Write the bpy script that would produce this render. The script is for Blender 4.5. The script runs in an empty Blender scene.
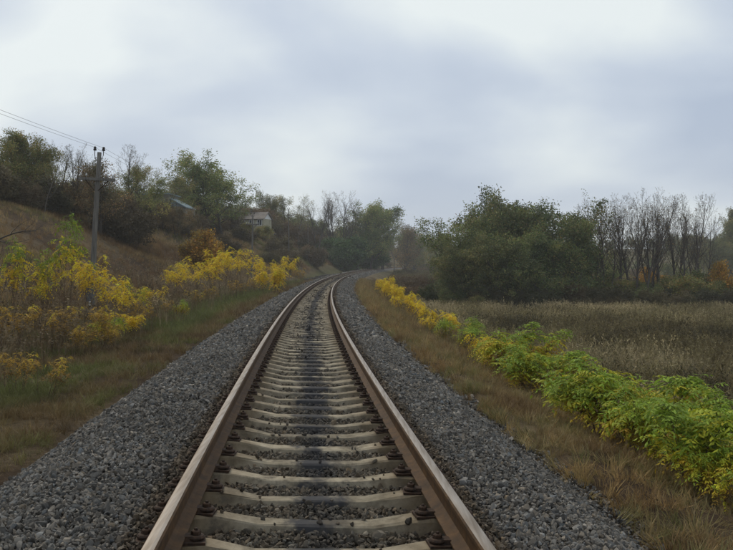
import bpy, math, random
import numpy as np

# ------------------------------------------------------------------ camera, sky, sun, exposure
SC = bpy.context.scene
COL = SC.collection
CAM_H = 1.289
FPX = 804.0                      # focal length in photograph pixels (733 wide)
HORIZON = 272.0

cam_d = bpy.data.cameras.new('camera')
cam = bpy.data.objects.new('camera', cam_d); COL.objects.link(cam)
cam_d.sensor_width = 36.0
cam_d.lens = FPX / 733.0 * 36.0
cam_d.clip_start = 0.05
cam_d.clip_end = 4000.0
cam.location = (0.0, 0.0, CAM_H)
cam.rotation_euler = (math.radians(90.0) - math.atan((275.0 - HORIZON) / FPX), 0.0, 0.0)
SC.camera = cam

SUN_EL, SUN_AZ = math.radians(48.0), math.radians(-35.0)     # azimuth from +Y towards +X
world = bpy.data.worlds.new('World'); SC.world = world
world.use_nodes = True
wn, wl = world.node_tree.nodes, world.node_tree.links
wn.clear()
w_out = wn.new('ShaderNodeOutputWorld'); w_bg = wn.new('ShaderNodeBackground')
w_bg.inputs['Strength'].default_value = 0.1
w_sky = wn.new('ShaderNodeTexSky'); w_sky.sky_type = 'NISHITA'; w_sky.sun_disc = False
w_sky.sun_elevation = SUN_EL; w_sky.sun_rotation = SUN_AZ
w_sky.air_density = 1.2; w_sky.dust_density = 2.5
w_tc = wn.new('ShaderNodeTexCoord')
w_sep = wn.new('ShaderNodeSeparateXYZ'); wl.new(w_tc.outputs['Generated'], w_sep.inputs[0])
def wmath(op, a, b=None):
    n = wn.new('ShaderNodeMath'); n.operation = op
    for i, v in enumerate((a, b)):
        if v is None: continue
        if isinstance(v, (int, float)): n.inputs[i].default_value = v
        else: wl.new(v, n.inputs[i])
    return n.outputs[0]
zc = wmath('ADD', wmath('MAXIMUM', w_sep.outputs[2], 0.0), 0.30)
w_comb = wn.new('ShaderNodeCombineXYZ')                      # a flat cloud deck seen in perspective
wl.new(wmath('DIVIDE', w_sep.outputs[0], zc), w_comb.inputs[0])
wl.new(wmath('DIVIDE', w_sep.outputs[1], zc), w_comb.inputs[1])
w_map = wn.new('ShaderNodeMapping'); wl.new(w_comb.outputs[0], w_map.inputs[0])
w_map.inputs['Location'].default_value = (-37.964, 3.313, 0.0)
w_n = wn.new('ShaderNodeTexNoise'); wl.new(w_map.outputs[0], w_n.inputs['Vector'])
w_n.inputs['Scale'].default_value = 1.5; w_n.inputs['Detail'].default_value = 6.0
w_n.inputs['Roughness'].default_value = 0.4; w_n.inputs['Distortion'].default_value = 0.15
w_r = wn.new('ShaderNodeValToRGB'); wl.new(w_n.outputs['Fac'], w_r.inputs[0])
cr = w_r.color_ramp
cr.elements[0].position = 0.36; cr.elements[0].color = (4.3, 5.1, 6.5, 1)
cr.elements[1].position = 0.64; cr.elements[1].color = (8.6, 9.2, 9.2, 1)
e = cr.elements.new(0.49); e.color = (5.9, 6.65, 7.7, 1)
w_mix = wn.new('ShaderNodeMix'); w_mix.data_type = 'RGBA'
w_mix.inputs['Factor'].default_value = 0.93
w_hz = wn.new('ShaderNodeMix'); w_hz.data_type = 'RGBA'       # pale haze low in the sky, all round
wl.new(wmath('MULTIPLY', wmath('POWER', 2.718, wmath('MULTIPLY', wmath('MAXIMUM', w_sep.outputs[2], 0.0), -9.0)), 0.6), w_hz.inputs['Factor'])
wl.new(w_r.outputs[0], w_hz.inputs['A']); w_hz.inputs['B'].default_value = (7.5, 8.1, 8.6, 1)
wl.new(w_sky.outputs[0], w_mix.inputs['A']); wl.new(w_hz.outputs['Result'], w_mix.inputs['B'])
wl.new(w_mix.outputs['Result'], w_bg.inputs['Color'])
wl.new(w_bg.outputs[0], w_out.inputs['Surface'])

sun_d = bpy.data.lights.new('sun', 'SUN'); sun = bpy.data.objects.new('sun', sun_d); COL.objects.link(sun)
sun_d.energy = 1.5; sun_d.angle = math.radians(18.0); sun_d.color = (1.0, 0.89, 0.7)
sun.rotation_euler = (math.radians(90.0) - SUN_EL, 0.0, math.pi - SUN_AZ)
sun.location = (0, 0, 60)

SC.view_settings.view_transform = 'Standard'
SC.view_settings.look = 'None'
SC.view_settings.exposure = 0.0
SC.view_settings.gamma = 1.0
SC.view_settings.use_curve_mapping = False
SC.cycles.use_denoising = True
SC.cycles.max_bounces = 6
SC.cycles.diffuse_bounces = 3
SC.cycles.transparent_max_bounces = 8
SC.cycles.volume_bounces = 1
SC.cycles.use_adaptive_sampling = True
SC.cycles.adaptive_threshold = 0.02

RNG = np.random.default_rng(11)
random.seed(5)

# ------------------------------------------------------------------ track alignment
HD, K0, DK = -0.0904, 1.245e-3, -3.896e-6
GAUGE = 1.59
CANT = 0.066
TS = np.arange(-30.0, 620.0, 0.25)
def _head(s):
    a = HD + K0 * s + DK * s * s / 2
    s1 = 290.0
    a1 = HD + K0 * s1 + DK * s1 * s1 / 2
    k = np.clip((s - s1) / 160.0, 0, 1)
    return np.where(s > s1, a1 + 0.75 * k * k * (3 - 2 * k), a)
TH = _head(TS)
_i0 = int(np.argmin(np.abs(TS)))
def _cum(v):
    c = np.concatenate([[0], np.cumsum((v[1:] + v[:-1]) / 2 * 0.25)])
    return c - c[_i0]
TX = 0.1286 + _cum(np.sin(TH)); TY = _cum(np.cos(TH))
_slope = 0.01257 * (1 - np.exp(-np.maximum(TS, 0) / 40.0)) * np.clip((330 - TS) / 80.0, 0, 1)
TZ = _cum(_slope)
def track(s):
    return np.interp(s, TS, TX), np.interp(s, TS, TY), np.interp(s, TS, TZ), np.interp(s, TS, TH)
def st2xy(s, t):
    x, y, z, th = track(s)
    return x + t * np.cos(th), y - t * np.sin(th), z
def xy2st(x, y):
    s = np.interp(y, TY, TS)
    for _ in range(3):
        tx, ty, _z, th = track(s)
        s = s + np.clip((x - tx) * np.sin(th) + (y - ty) * np.cos(th), -20, 20)
    tx, ty, _z, th = track(s)
    return s, (x - tx) * np.cos(th) - (y - ty) * np.sin(th)

def sstep(a, b, v):
    u = np.clip((v - a) / (b - a), 0, 1)
    return u * u * (3 - 2 * u)

# cheap smooth value noise
_NT = np.random.default_rng(3).random((256, 256))
def vnoise(x, y):
    x = np.asarray(x, float); y = np.asarray(y, float)
    xi = np.floor(x).astype(int); yi = np.floor(y).astype(int)
    fx = x - xi; fy = y - yi
    fx = fx * fx * (3 - 2 * fx); fy = fy * fy * (3 - 2 * fy)
    a = _NT[xi & 255, yi & 255]; b = _NT[(xi + 1) & 255, yi & 255]
    c = _NT[xi & 255, (yi + 1) & 255]; d = _NT[(xi + 1) & 255, (yi + 1) & 255]
    return (a * (1 - fx) + b * fx) * (1 - fy) + (c * (1 - fx) + d * fx) * fy
def fbm(x, y, o=4):
    r = 0; a = 0.5; n = 0
    for i in range(o):
        r = r + a * vnoise(x * 2 ** i + 17.3 * i, y * 2 ** i + 5.1 * i); n += a; a *= 0.5
    return r / n

TOE_L, TOE_R = 2.85, 2.3
BT = [-TOE_L, -1.85, -1.6, -1.1, -0.9, -0.7, 0.7, 0.9, 1.1, 1.55, 1.7, TOE_R]
BZ = [-0.66, -0.22, -0.18, -0.178, -0.195, -0.28, -0.28, -0.195, -0.178, -0.18, -0.21, -0.62]
def cant_z(t):
    return -np.clip(t, -1.8, 1.8) * CANT / GAUGE * np.clip((3.0 - np.abs(t)) / 1.2, 0, 1)
def ballast_rel(t):
    return np.interp(t, BT, BZ) + cant_z(t)

def ground_z(x, y):
    x = np.asarray(x, float); y = np.asarray(y, float)
    s, t = xy2st(x, y)
    tz = np.interp(s, TS, TZ)
    n1 = fbm(x * 0.12, y * 0.12) - 0.5
    n2 = fbm(x * 0.9 + 31, y * 0.9) - 0.5
    n3 = fbm(x * 0.02 + 9, y * 0.02 + 4, 3) - 0.5
    # left: verge, shallow ditch, bank, hill
    L = -t
    toe = np.interp(s, [0, 60, 110, 160, 230, 330], [8.3, 8.0, 7.2, 5.2, 4.4, 4.2])
    crest = np.interp(s, [0, 60, 115, 150, 210, 300, 420], [6.6, 6.6, 7.0, 8.9, 9.4, 9.8, 10.5])
    w = np.interp(s, [0, 60, 130, 200, 300], [18.0, 17.0, 13.5, 13.0, 15.0])
    verge = tz - 0.66 - 0.14 * sstep(3.5, 5.5, L) + 0.10 * sstep(6, 8, L)
    u = np.clip((L - toe) / w, 0, 1)
    up = 0.55 * u + 0.45 * u * u * (3 - 2 * u)
    zl = verge + (crest - verge) * up + np.maximum(L - toe - w, 0) * 0.055 + 0.9 * n1 * sstep(0, 6, L - toe) + n3 * 6 * sstep(30, 70, L)
    # right: verge, embankment, low field, far hill
    field = -2.45 + 0.9 * sstep(90, 230, y) + 0.5 * n1 + 2.5 * sstep(120, 330, y) * sstep(20, 90, x) + 7.0 * sstep(230, 420, y) * sstep(120, 40, x) + 3.0 * sstep(300, 450, y) \
        + 9.0 * sstep(78, 125, x) * sstep(120, 215, y) + n3 * 4 * sstep(120, 200, y)
    vr = tz - 0.62 - 0.1 * sstep(2.6, 3.3, t)
    down = sstep(2.9, 8.2, t)
    down = 0.6 * down + 0.4 * np.clip((t - 3.1) / 4.2, 0, 1)
    zr = vr + (field - vr) * down
    z = np.where(t < 0, zl, zr)
    z = z + 0.14 * n2 * sstep(2.7, 4.5, np.abs(t))
    under = np.abs(t) < 2.7
    zb = tz + ballast_rel(t) - 0.12
    return np.where((t > -TOE_L - 0.05) & (t < TOE_R + 0.05), np.minimum(z - 0.05, zb), z)

def px(pxx, d):                    # lateral position of a photograph column at distance d
    return (pxx - 366.5) / FPX * d
def pz(pyy, d):                    # height of a photograph row at distance d
    return CAM_H + (HORIZON - pyy) / FPX * d

# ------------------------------------------------------------------ mesh helpers
def mk_mesh(name, V, faces, mats=(), midx=None, col=None, smooth=False, attrs=None):
    """faces: list of (n,k) int arrays; col: per-vertex rgb"""
    me = bpy.data.meshes.new(name)
    V = np.asarray(V, np.float32)
    faces = [np.asarray(f, np.int32) for f in faces if len(f)]
    tot = np.concatenate([np.full(len(f), f.shape[1], np.int32) for f in faces])
    loops = np.concatenate([f.ravel() for f in faces])
    me.vertices.add(len(V)); me.vertices.foreach_set('co', V.ravel())
    me.loops.add(len(loops)); me.loops.foreach_set('vertex_index', loops)
    me.polygons.add(len(tot))
    me.polygons.foreach_set('loop_start', np.concatenate([[0], np.cumsum(tot)[:-1]]).astype(np.int32))
    if midx is not None: me.polygons.foreach_set('material_index', np.asarray(midx, np.int32))
    me.polygons.foreach_set('use_smooth', np.full(len(tot), bool(smooth)))
    for m in mats: me.materials.append(m)
    if col is not None:
        a = me.color_attributes.new('col', 'FLOAT_COLOR', 'POINT')
        c = np.ones((len(V), 4), np.float32); c[:, :3] = col
        a.data.foreach_set('color', c.ravel())
    for k, v in (attrs or {}).items():
        a = me.attributes.new(k, 'FLOAT', 'POINT'); a.data.foreach_set('value', np.asarray(v, np.float32))
    me.update(calc_edges=True); me.validate()
    return me

def obj(name, me, parent=None, loc=(0, 0, 0), rot=(0, 0, 0), scl=(1, 1, 1)):
    o = bpy.data.objects.new(name, me); COL.objects.link(o)
    o.location = loc; o.rotation_euler = rot; o.scale = scl
    if parent is not None: o.parent = parent
    return o
def tag(o, label=None, cat=None, group=None, kind=None):
    if label: o['label'] = label
    if cat: o['category'] = cat
    if group: o['group'] = group
    if kind: o['kind'] = kind
    return o
def empty(name, loc=(0, 0, 0), rot=(0, 0, 0), scl=1.0):
    return obj(name, None, None, loc, rot, (scl, scl, scl))

class MB:                                                  # small hard-surface mesh builder
    def __init__(s): s.v = []; s.f = []
    def box(s, c, d, rz=0.0, taper=1.0, rx=0.0):
        b = len(s.v)
        for k in (-1, 1):
            q = taper if k > 0 else 1.0
            for i, j in ((-1, -1), (1, -1), (1, 1), (-1, 1)):
                x, y, z = i * d[0] / 2 * q, j * d[1] / 2 * q, k * d[2] / 2
                y, z = y * math.cos(rx) - z * math.sin(rx), y * math.sin(rx) + z * math.cos(rx)
                s.v.append((c[0] + x * math.cos(rz) - y * math.sin(rz), c[1] + x * math.sin(rz) + y * math.cos(rz), c[2] + z))
        s.f += [tuple(b + i for i in q) for q in ((3, 2, 1, 0), (4, 5, 6, 7), (0, 1, 5, 4), (1, 2, 6, 5), (2, 3, 7, 6), (3, 0, 4, 7))]
        return s
    def tube(s, pts, rad, n=8, cap=True):
        pts = [np.array(p, float) for p in pts]
        b = len(s.v); m = len(pts)
        for i, p in enumerate(pts):
            d = pts[min(i + 1, m - 1)] - pts[max(i - 1, 0)]; d = d / (np.linalg.norm(d) + 1e-9)
            a = np.cross(d, (0, 0, 1) if abs(d[2]) < 0.9 else (1, 0, 0)); a /= np.linalg.norm(a); c = np.cross(d, a)
            r = rad[i] if hasattr(rad, '__len__') else rad
            for k in range(n):
                w = 2 * math.pi * k / n
                s.v.append(tuple(p + r * (math.cos(w) * a + math.sin(w) * c)))
        for i in range(m - 1):
            for k in range(n):
                s.f.append((b + i * n + k, b + i * n + (k + 1) % n, b + (i + 1) * n + (k + 1) % n, b + (i + 1) * n + k))
        if cap:
            s.f.append(tuple(b + k for k in reversed(range(n)))); s.f.append(tuple(b + (m - 1) * n + k for k in range(n)))
        return s
    def lathe(s, c, prof, n=12):
        b = len(s.v)
        for r, z in prof:
            for k in range(n):
                w = 2 * math.pi * k / n
                s.v.append((c[0] + r * math.cos(w), c[1] + r * math.sin(w), c[2] + z))
        for i in range(len(prof) - 1):
            for k in range(n):
                s.f.append((b + i * n + k, b + i * n + (k + 1) % n, b + (i + 1) * n + (k + 1) % n, b + (i + 1) * n + k))
        s.f.append(tuple(b + k for k in reversed(range(n)))); s.f.append(tuple(b + (len(prof) - 1) * n + k for k in range(n)))
        return s
    def poly(s, pts): 
        b = len(s.v); s.v += [tuple(p) for p in pts]; s.f.append(tuple(range(b, b + len(pts)))); return s
    def prism(s, pts, ax):
        b = len(s.v); n = len(pts); s.v += [tuple(p) for p in pts] + [tuple(np.add(p, ax)) for p in pts]
        s.f.append(tuple(range(b, b + n))); s.f.append(tuple(reversed(range(b + n, b + 2 * n))))
        for k in range(n): s.f.append((b + (k + 1) % n, b + k, b + n + k, b + n + (k + 1) % n))
        return s
    def mesh(s, name, mat, smooth=False):
        me = bpy.data.meshes.new(name); me.from_pydata(s.v, [], s.f); me.materials.append(mat)
        if smooth: me.polygons.foreach_set('use_smooth', [True] * len(me.polygons))
        me.update(); return me

# ------------------------------------------------------------------ materials
def new_mat(name):
    m = bpy.data.materials.new(name); m.use_nodes = True
    nt = m.node_tree; nt.nodes.clear()
    out = nt.nodes.new('ShaderNodeOutputMaterial')
    return m, nt.nodes, nt.links, out
def nd(ns, t, **kw):
    n = ns.new(t)
    for k, v in kw.items():
        if k in n.inputs.keys(): n.inputs[k].default_value = v
        else: setattr(n, k, v)
    return n
def mixc(ns, ls, fac, a, b, bt='MIX'):
    n = ns.new('ShaderNodeMix'); n.data_type = 'RGBA'; n.blend_type = bt
    for sock, v in (('Factor', fac), ('A', a), ('B', b)):
        if isinstance(v, (int, float)): n.inputs[sock].default_value = v
        elif isinstance(v, tuple): n.inputs[sock].default_value = v if len(v) == 4 else (*v, 1)
        else: ls.new(v, n.inputs[sock])
    return n.outputs['Result']
def ramp(ns, ls, src, stops):
    r = ns.new('ShaderNodeValToRGB'); ls.new(src, r.inputs[0])
    while len(r.color_ramp.elements) < len(stops): r.color_ramp.elements.new(0.5)
    for el, (p, c) in zip(r.color_ramp.elements, stops):
        el.position = p; el.color = (*c, 1) if len(c) == 3 else (c[0], c[0], c[0], 1)
    return r.outputs[0]
def fmath(ns, ls, op, a, b=None):
    n = ns.new('ShaderNodeMath'); n.operation = op
    for i, v in enumerate((a, b)):
        if v is None: continue
        if isinstance(v, (int, float)): n.inputs[i].default_value = v
        else: ls.new(v, n.inputs[i])
    return n.outputs[0]

def leaf_mat(name, attr='GEOMETRY', an='col', trans=0.3, rough=0.6):
    m, ns, ls, out = new_mat(name)
    a = nd(ns, 'ShaderNodeAttribute', attribute_type=attr, attribute_name=an)
    p = nd(ns, 'ShaderNodeBsdfPrincipled', Roughness=rough); p.inputs['Specular IOR Level'].default_value = 0.25
    ls.new(a.outputs['Color'], p.inputs['Base Color'])
    if trans > 0:
        t = nd(ns, 'ShaderNodeBsdfTranslucent'); ls.new(a.outputs['Color'], t.inputs['Color'])
        mx = nd(ns, 'ShaderNodeMixShader'); mx.inputs[0].default_value = trans
        ls.new(p.outputs[0], mx.inputs[1]); ls.new(t.outputs[0], mx.inputs[2]); ls.new(mx.outputs[0], out.inputs[0])
    else: ls.new(p.outputs[0], out.inputs[0])
    return m
M_LEAF = leaf_mat('leaf_tissue')
M_GRASS = leaf_mat('grass_blade', 'INSTANCER', 'tint', 0.25, 0.7)
M_BRUSHLEAF = leaf_mat('brush_leaf', 'INSTANCER', 'tint', 0.2, 0.7)

def noisy_mat(name, c1, c2, scale=8.0, rough=0.85, bump=0.3, detail=6.0, coords='Object', spec=0.3, dist=0.02, stretch=None, metallic=0.0):
    m, ns, ls, out = new_mat(name)
    tc = nd(ns, 'ShaderNodeTexCoord'); v = tc.outputs[coords]
    if stretch:
        mp = nd(ns, 'ShaderNodeMapping'); mp.inputs['Scale'].default_value = stretch; ls.new(v, mp.inputs[0]); v = mp.outputs[0]
    n = nd(ns, 'ShaderNodeTexNoise', Scale=scale, Detail=detail, Roughness=0.6); ls.new(v, n.inputs['Vector'])
    c = ramp(ns, ls, n.outputs['Fac'], [(0.32, c1), (0.68, c2)])
    p = nd(ns, 'ShaderNodeBsdfPrincipled', Roughness=rough, Metallic=metallic); p.inputs['Specular IOR Level'].default_value = spec
    ls.new(c, p.inputs['Base Color'])
    b = nd(ns, 'ShaderNodeBump', Strength=bump, Distance=dist); ls.new(n.outputs['Fac'], b.inputs['Height']); ls.new(b.outputs[0], p.inputs['Normal'])
    ls.new(p.outputs[0], out.inputs[0])
    return m
M_BARK = noisy_mat('bark_grey_brown', (0.035, 0.028, 0.022), (0.10, 0.085, 0.07), 6.0, stretch=(1, 1, 0.25))
M_BARKPALE = noisy_mat('bark_pale', (0.07, 0.06, 0.05), (0.17, 0.15, 0.125), 6.0, stretch=(1, 1, 0.25))
M_STEM = noisy_mat('stem_brown', (0.06, 0.038, 0.025), (0.15, 0.1, 0.06), 12.0)
M_WOODPOLE = noisy_mat('weathered_pole_wood', (0.085, 0.078, 0.068), (0.2, 0.185, 0.16), 9.0, stretch=(3, 3, 0.2), bump=0.5)
M_TIMBER = noisy_mat('tarred_timber', (0.02, 0.017, 0.014), (0.07, 0.055, 0.042), 5.0, stretch=(1, 6, 6))
M_RUST = noisy_mat('rusty_iron', (0.014, 0.009, 0.006), (0.062, 0.032, 0.017), 30.0, rough=0.8, bump=0.4, dist=0.006)
M_STUB = noisy_mat('pole_stub_concrete', (0.07, 0.065, 0.06), (0.15, 0.145, 0.135), 10.0)
M_GLAZE = noisy_mat('porcelain_white', (0.45, 0.45, 0.43), (0.6, 0.6, 0.58), 4.0, rough=0.3, bump=0.0)
M_DARKGLASS = noisy_mat('insulator_dark', (0.015, 0.013, 0.012), (0.03, 0.025, 0.022), 4.0, rough=0.3, bump=0.0)
M_WIRE = noisy_mat('steel_wire', (0.05, 0.05, 0.05), (0.1, 0.1, 0.1), 4.0, rough=0.5)
M_PLATE = noisy_mat('white_plate', (0.6, 0.6, 0.58), (0.75, 0.75, 0.73), 20.0, rough=0.5)
M_HOUSEWALL = noisy_mat('limewash_wall', (0.26, 0.24, 0.165), (0.4, 0.375, 0.27), 1.6)
M_GABLE = noisy_mat('white_gable', (0.62, 0.62, 0.6), (0.75, 0.75, 0.73), 3.0)
M_ROOF = noisy_mat('grey_slate_roof', (0.12, 0.10, 0.085), (0.22, 0.195, 0.17), 4.0, bump=0.4)
M_BLUEROOF = noisy_mat('blue_grey_roof', (0.17, 0.23, 0.25), (0.26, 0.32, 0.335), 3.0)
M_BARNWALL = noisy_mat('grey_plank_wall', (0.16, 0.15, 0.12), (0.26, 0.245, 0.2), 3.0, stretch=(6, 6, 0.5))
M_SHED = noisy_mat('dark_shed_boards', (0.03, 0.032, 0.045), (0.07, 0.07, 0.09), 4.0)
M_PANE = noisy_mat('window_pane', (0.02, 0.025, 0.03), (0.04, 0.045, 0.05), 2.0, rough=0.15, bump=0.0, spec=0.6)

# rail: rusty web with polished running surface
def rail_mat():
    m, ns, ls, out = new_mat('rail_rust')
    tc = nd(ns, 'ShaderNodeTexCoord')
    n = nd(ns, 'ShaderNodeTexNoise', Scale=9.0, Detail=7.0, Roughness=0.65); ls.new(tc.outputs['Object'], n.inputs['Vector'])
    c = ramp(ns, ls, n.outputs['Fac'], [(0.3, (0.03, 0.015, 0.005)), (0.55, (0.078, 0.038, 0.011)), (0.75, (0.13, 0.066, 0.02))])
    p = nd(ns, 'ShaderNodeBsdfPrincipled', Roughness=0.75); ls.new(c, p.inputs['Base Color']); p.inputs['Specular IOR Level'].default_value = 0.3
    b = nd(ns, 'ShaderNodeBump', Strength=0.4, Distance=0.004); ls.new(n.outputs['Fac'], b.inputs['Height']); ls.new(b.outputs[0], p.inputs['Normal'])
    ls.new(p.outputs[0], out.inputs[0]); return m
M_RAIL = rail_mat()
def steel_mat():
    m, ns, ls, out = new_mat('rail_running_surface')
    tc = nd(ns, 'ShaderNodeTexCoord')
    mp = nd(ns, 'ShaderNodeMapping'); mp.inputs['Scale'].default_value = (40, 2.5, 40); ls.new(tc.outputs['Object'], mp.inputs[0])
    n = nd(ns, 'ShaderNodeTexNoise', Scale=1.0, Detail=5.0); ls.new(mp.outputs[0], n.inputs['Vector'])
    c = ramp(ns, ls, n.outputs['Fac'], [(0.3, (0.18, 0.145, 0.11)), (0.7, (0.36, 0.31, 0.26))])
    r = ramp(ns, ls, n.outputs['Fac'], [(0.3, (0.58,)), (0.7, (0.42,))])
    p = nd(ns, 'ShaderNodeBsdfPrincipled', Metallic=0.85); ls.new(c, p.inputs['Base Color']); ls.new(r, p.inputs['Roughness'])
    ls.new(p.outputs[0], out.inputs[0]); return m
M_STEEL = steel_mat()

# concrete sleeper with an oil streak in the middle and rust towards the rail seats
def concrete_mat():
    m, ns, ls, out = new_mat('sleeper_concrete')
    tc = nd(ns, 'ShaderNodeTexCoord'); oi = nd(ns, 'ShaderNodeObjectInfo')
    off = nd(ns, 'ShaderNodeVectorMath', operation='ADD'); ls.new(tc.outputs['Object'], off.inputs[0]); ls.new(oi.outputs['Location'], off.inputs[1])
    n = nd(ns, 'ShaderNodeTexNoise', Scale=7.0, Detail=8.0, Roughness=0.65); ls.new(off.outputs[0], n.inputs['Vector'])
    n2 = nd(ns, 'ShaderNodeTexNoise', Scale=2.2, Detail=4.0); ls.new(off.outputs[0], n2.inputs['Vector'])
    c = ramp(ns, ls, n.outputs['Fac'], [(0.28, (0.11, 0.088, 0.058)), (0.5, (0.26, 0.22, 0.155)), (0.72, (0.39, 0.335, 0.245))])
    hsv = nd(ns, 'ShaderNodeHueSaturation'); ls.new(c, hsv.inputs['Color'])
    ls.new(fmath(ns, ls, 'ADD', fmath(ns, ls, 'MULTIPLY', oi.outputs['Random'], 0.35), 0.82), hsv.inputs['Value']); c = hsv.outputs[0]
    sp = nd(ns, 'ShaderNodeSeparateXYZ'); ls.new(tc.outputs['Object'], sp.inputs[0])
    ax = fmath(ns, ls, 'ABSOLUTE', sp.outputs[0])
    rust = fmath(ns, ls, 'MULTIPLY', nd_mr(ns, ls, ax, 0.38, 0.72), fmath(ns, ls, 'ADD', fmath(ns, ls, 'MULTIPLY', n2.outputs['Fac'], 1.1), 0.1))
    c = mixc(ns, ls, rust, c, (0.14, 0.095, 0.05))
    ox = fmath(ns, ls, 'ADD', fmath(ns, ls, 'ABSOLUTE', fmath(ns, ls, 'ADD', sp.outputs[0], -0.04)), fmath(ns, ls, 'MULTIPLY', fmath(ns, ls, 'SUBTRACT', n2.outputs['Fac'], 0.5), 0.6))
    ox = fmath(ns, ls, 'ADD', ox, fmath(ns, ls, 'MULTIPLY', fmath(ns, ls, 'SUBTRACT', n.outputs['Fac'], 0.5), 0.55))
    oil = nd_mr(ns, ls, ox, 0.25, 0.06)
    c = mixc(ns, ls, fmath(ns, ls, 'MULTIPLY', oil, 0.92), c, (0.035, 0.036, 0.042))
    n3 = nd(ns, 'ShaderNodeTexNoise', Scale=3.2, Detail=9.0, Roughness=0.75); ls.new(off.outputs[0], n3.inputs['Vector'])
    c = mixc(ns, ls, nd_mr(ns, ls, n3.outputs['Fac'], 0.5, 0.66), c, (0.10, 0.083, 0.06))
    vo = nd(ns, 'ShaderNodeTexVoronoi', Scale=4.5, feature='DISTANCE_TO_EDGE'); ls.new(off.outputs[0], vo.inputs['Vector'])
    c = mixc(ns, ls, fmath(ns, ls, 'MULTIPLY', nd_mr(ns, ls, vo.outputs['Distance'], 0.006, 0.001), 0.3), c, (0.05, 0.042, 0.03))
    p = nd(ns, 'ShaderNodeBsdfPrincipled', Roughness=0.9); ls.new(c, p.inputs['Base Color']); p.inputs['Specular IOR Level'].default_value = 0.2
    b = nd(ns, 'ShaderNodeBump', Strength=0.5, Distance=0.01); ls.new(n.outputs['Fac'], b.inputs['Height']); ls.new(b.outputs[0], p.inputs['Normal'])
    ls.new(p.outputs[0], out.inputs[0]); return m
def nd_mr(ns, ls, src, a, b):
    n = ns.new('ShaderNodeMapRange'); n.clamp = True; n.interpolation_type = 'SMOOTHSTEP'
    ls.new(src, n.inputs['Value']); n.inputs['From Min'].default_value = a; n.inputs['From Max'].default_value = b
    return n.outputs['Result']
M_CONC = concrete_mat()

def stone_mat():
    m, ns, ls, out = new_mat('ballast_stone')
    a = nd(ns, 'ShaderNodeAttribute', attribute_type='INSTANCER', attribute_name='tint')
    tc = nd(ns, 'ShaderNodeTexCoord')
    n = nd(ns, 'ShaderNodeTexNoise', Scale=2.0, Detail=4.0); ls.new(tc.outputs['Object'], n.inputs['Vector'])
    c = mixc(ns, ls, 0.35, a.outputs['Color'], ramp(ns, ls, n.outputs['Fac'], [(0.3, (0.35, 0.35, 0.35)), (0.7, (1.0, 1.0, 1.0))]), 'MULTIPLY')
    p = nd(ns, 'ShaderNodeBsdfPrincipled', Roughness=0.85); ls.new(c, p.inputs['Base Color']); p.inputs['Specular IOR Level'].default_value = 0.3
    ls.new(p.outputs[0], out.inputs[0]); return m
M_STONE = stone_mat()

def bed_mat():
    m, ns, ls, out = new_mat('ballast_bed')
    tc = nd(ns, 'ShaderNodeTexCoord')
    v = nd(ns, 'ShaderNodeTexVoronoi', Scale=21.0); ls.new(tc.outputs['Object'], v.inputs['Vector'])
    sp = nd(ns, 'ShaderNodeSeparateColor'); ls.new(v.outputs['Color'], sp.inputs[0])
    c = ramp(ns, ls, sp.outputs[0], [(0.0, (0.06, 0.056, 0.052)), (0.5, (0.125, 0.118, 0.109)), (1.0, (0.21, 0.198, 0.182))])
    a = nd(ns, 'ShaderNodeAttribute', attribute_name='col'); c = mixc(ns, ls, 1.0, c, a.outputs['Color'], 'MULTIPLY')
    p = nd(ns, 'ShaderNodeBsdfPrincipled', Roughness=0.9); ls.new(c, p.inputs['Base Color']); p.inputs['Specular IOR Level'].default_value = 0.25
    b = nd(ns, 'ShaderNodeBump', Strength=1.0, Distance=0.03); b.invert = True
    ls.new(v.outputs['Distance'], b.inputs['Height']); ls.new(b.outputs[0], p.inputs['Normal'])
    ls.new(p.outputs[0], out.inputs[0]); return m
M_BED = bed_mat()

def ground_mat():
    m, ns, ls, out = new_mat('grassy_soil')
    tc = nd(ns, 'ShaderNodeTexCoord')
    a = nd(ns, 'ShaderNodeAttribute', attribute_name='col')
    n = nd(ns, 'ShaderNodeTexNoise', Scale=1.4, Detail=9.0, Roughness=0.7); ls.new(tc.outputs['Object'], n.inputs['Vector'])
    n2 = nd(ns, 'ShaderNodeTexNoise', Scale=9.0, Detail=6.0, Roughness=0.7); ls.new(tc.outputs['Object'], n2.inputs['Vector'])
    f = ramp(ns, ls, n.outputs['Fac'], [(0.3, (0.55, 0.5, 0.45)), (0.7, (1.3, 1.28, 1.2))])
    f2 = ramp(ns, ls, n2.outputs['Fac'], [(0.3, (0.6, 0.6, 0.6)), (0.7, (1.25, 1.25, 1.25))])
    c = mixc(ns, ls, 1.0, a.outputs['Color'], f, 'MULTIPLY'); c = mixc(ns, ls, 1.0, c, f2, 'MULTIPLY')
    p = nd(ns, 'ShaderNodeBsdfPrincipled', Roughness=1.0); ls.new(c, p.inputs['Base Color']); p.inputs['Specular IOR Level'].default_value = 0.1
    b = nd(ns, 'ShaderNodeBump', Strength=1.0, Distance=0.12); ls.new(n2.outputs['Fac'], b.inputs['Height']); ls.new(b.outputs[0], p.inputs['Normal'])
    ls.new(p.outputs[0], out.inputs[0]); return m
M_GROUND = ground_mat()

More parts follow.
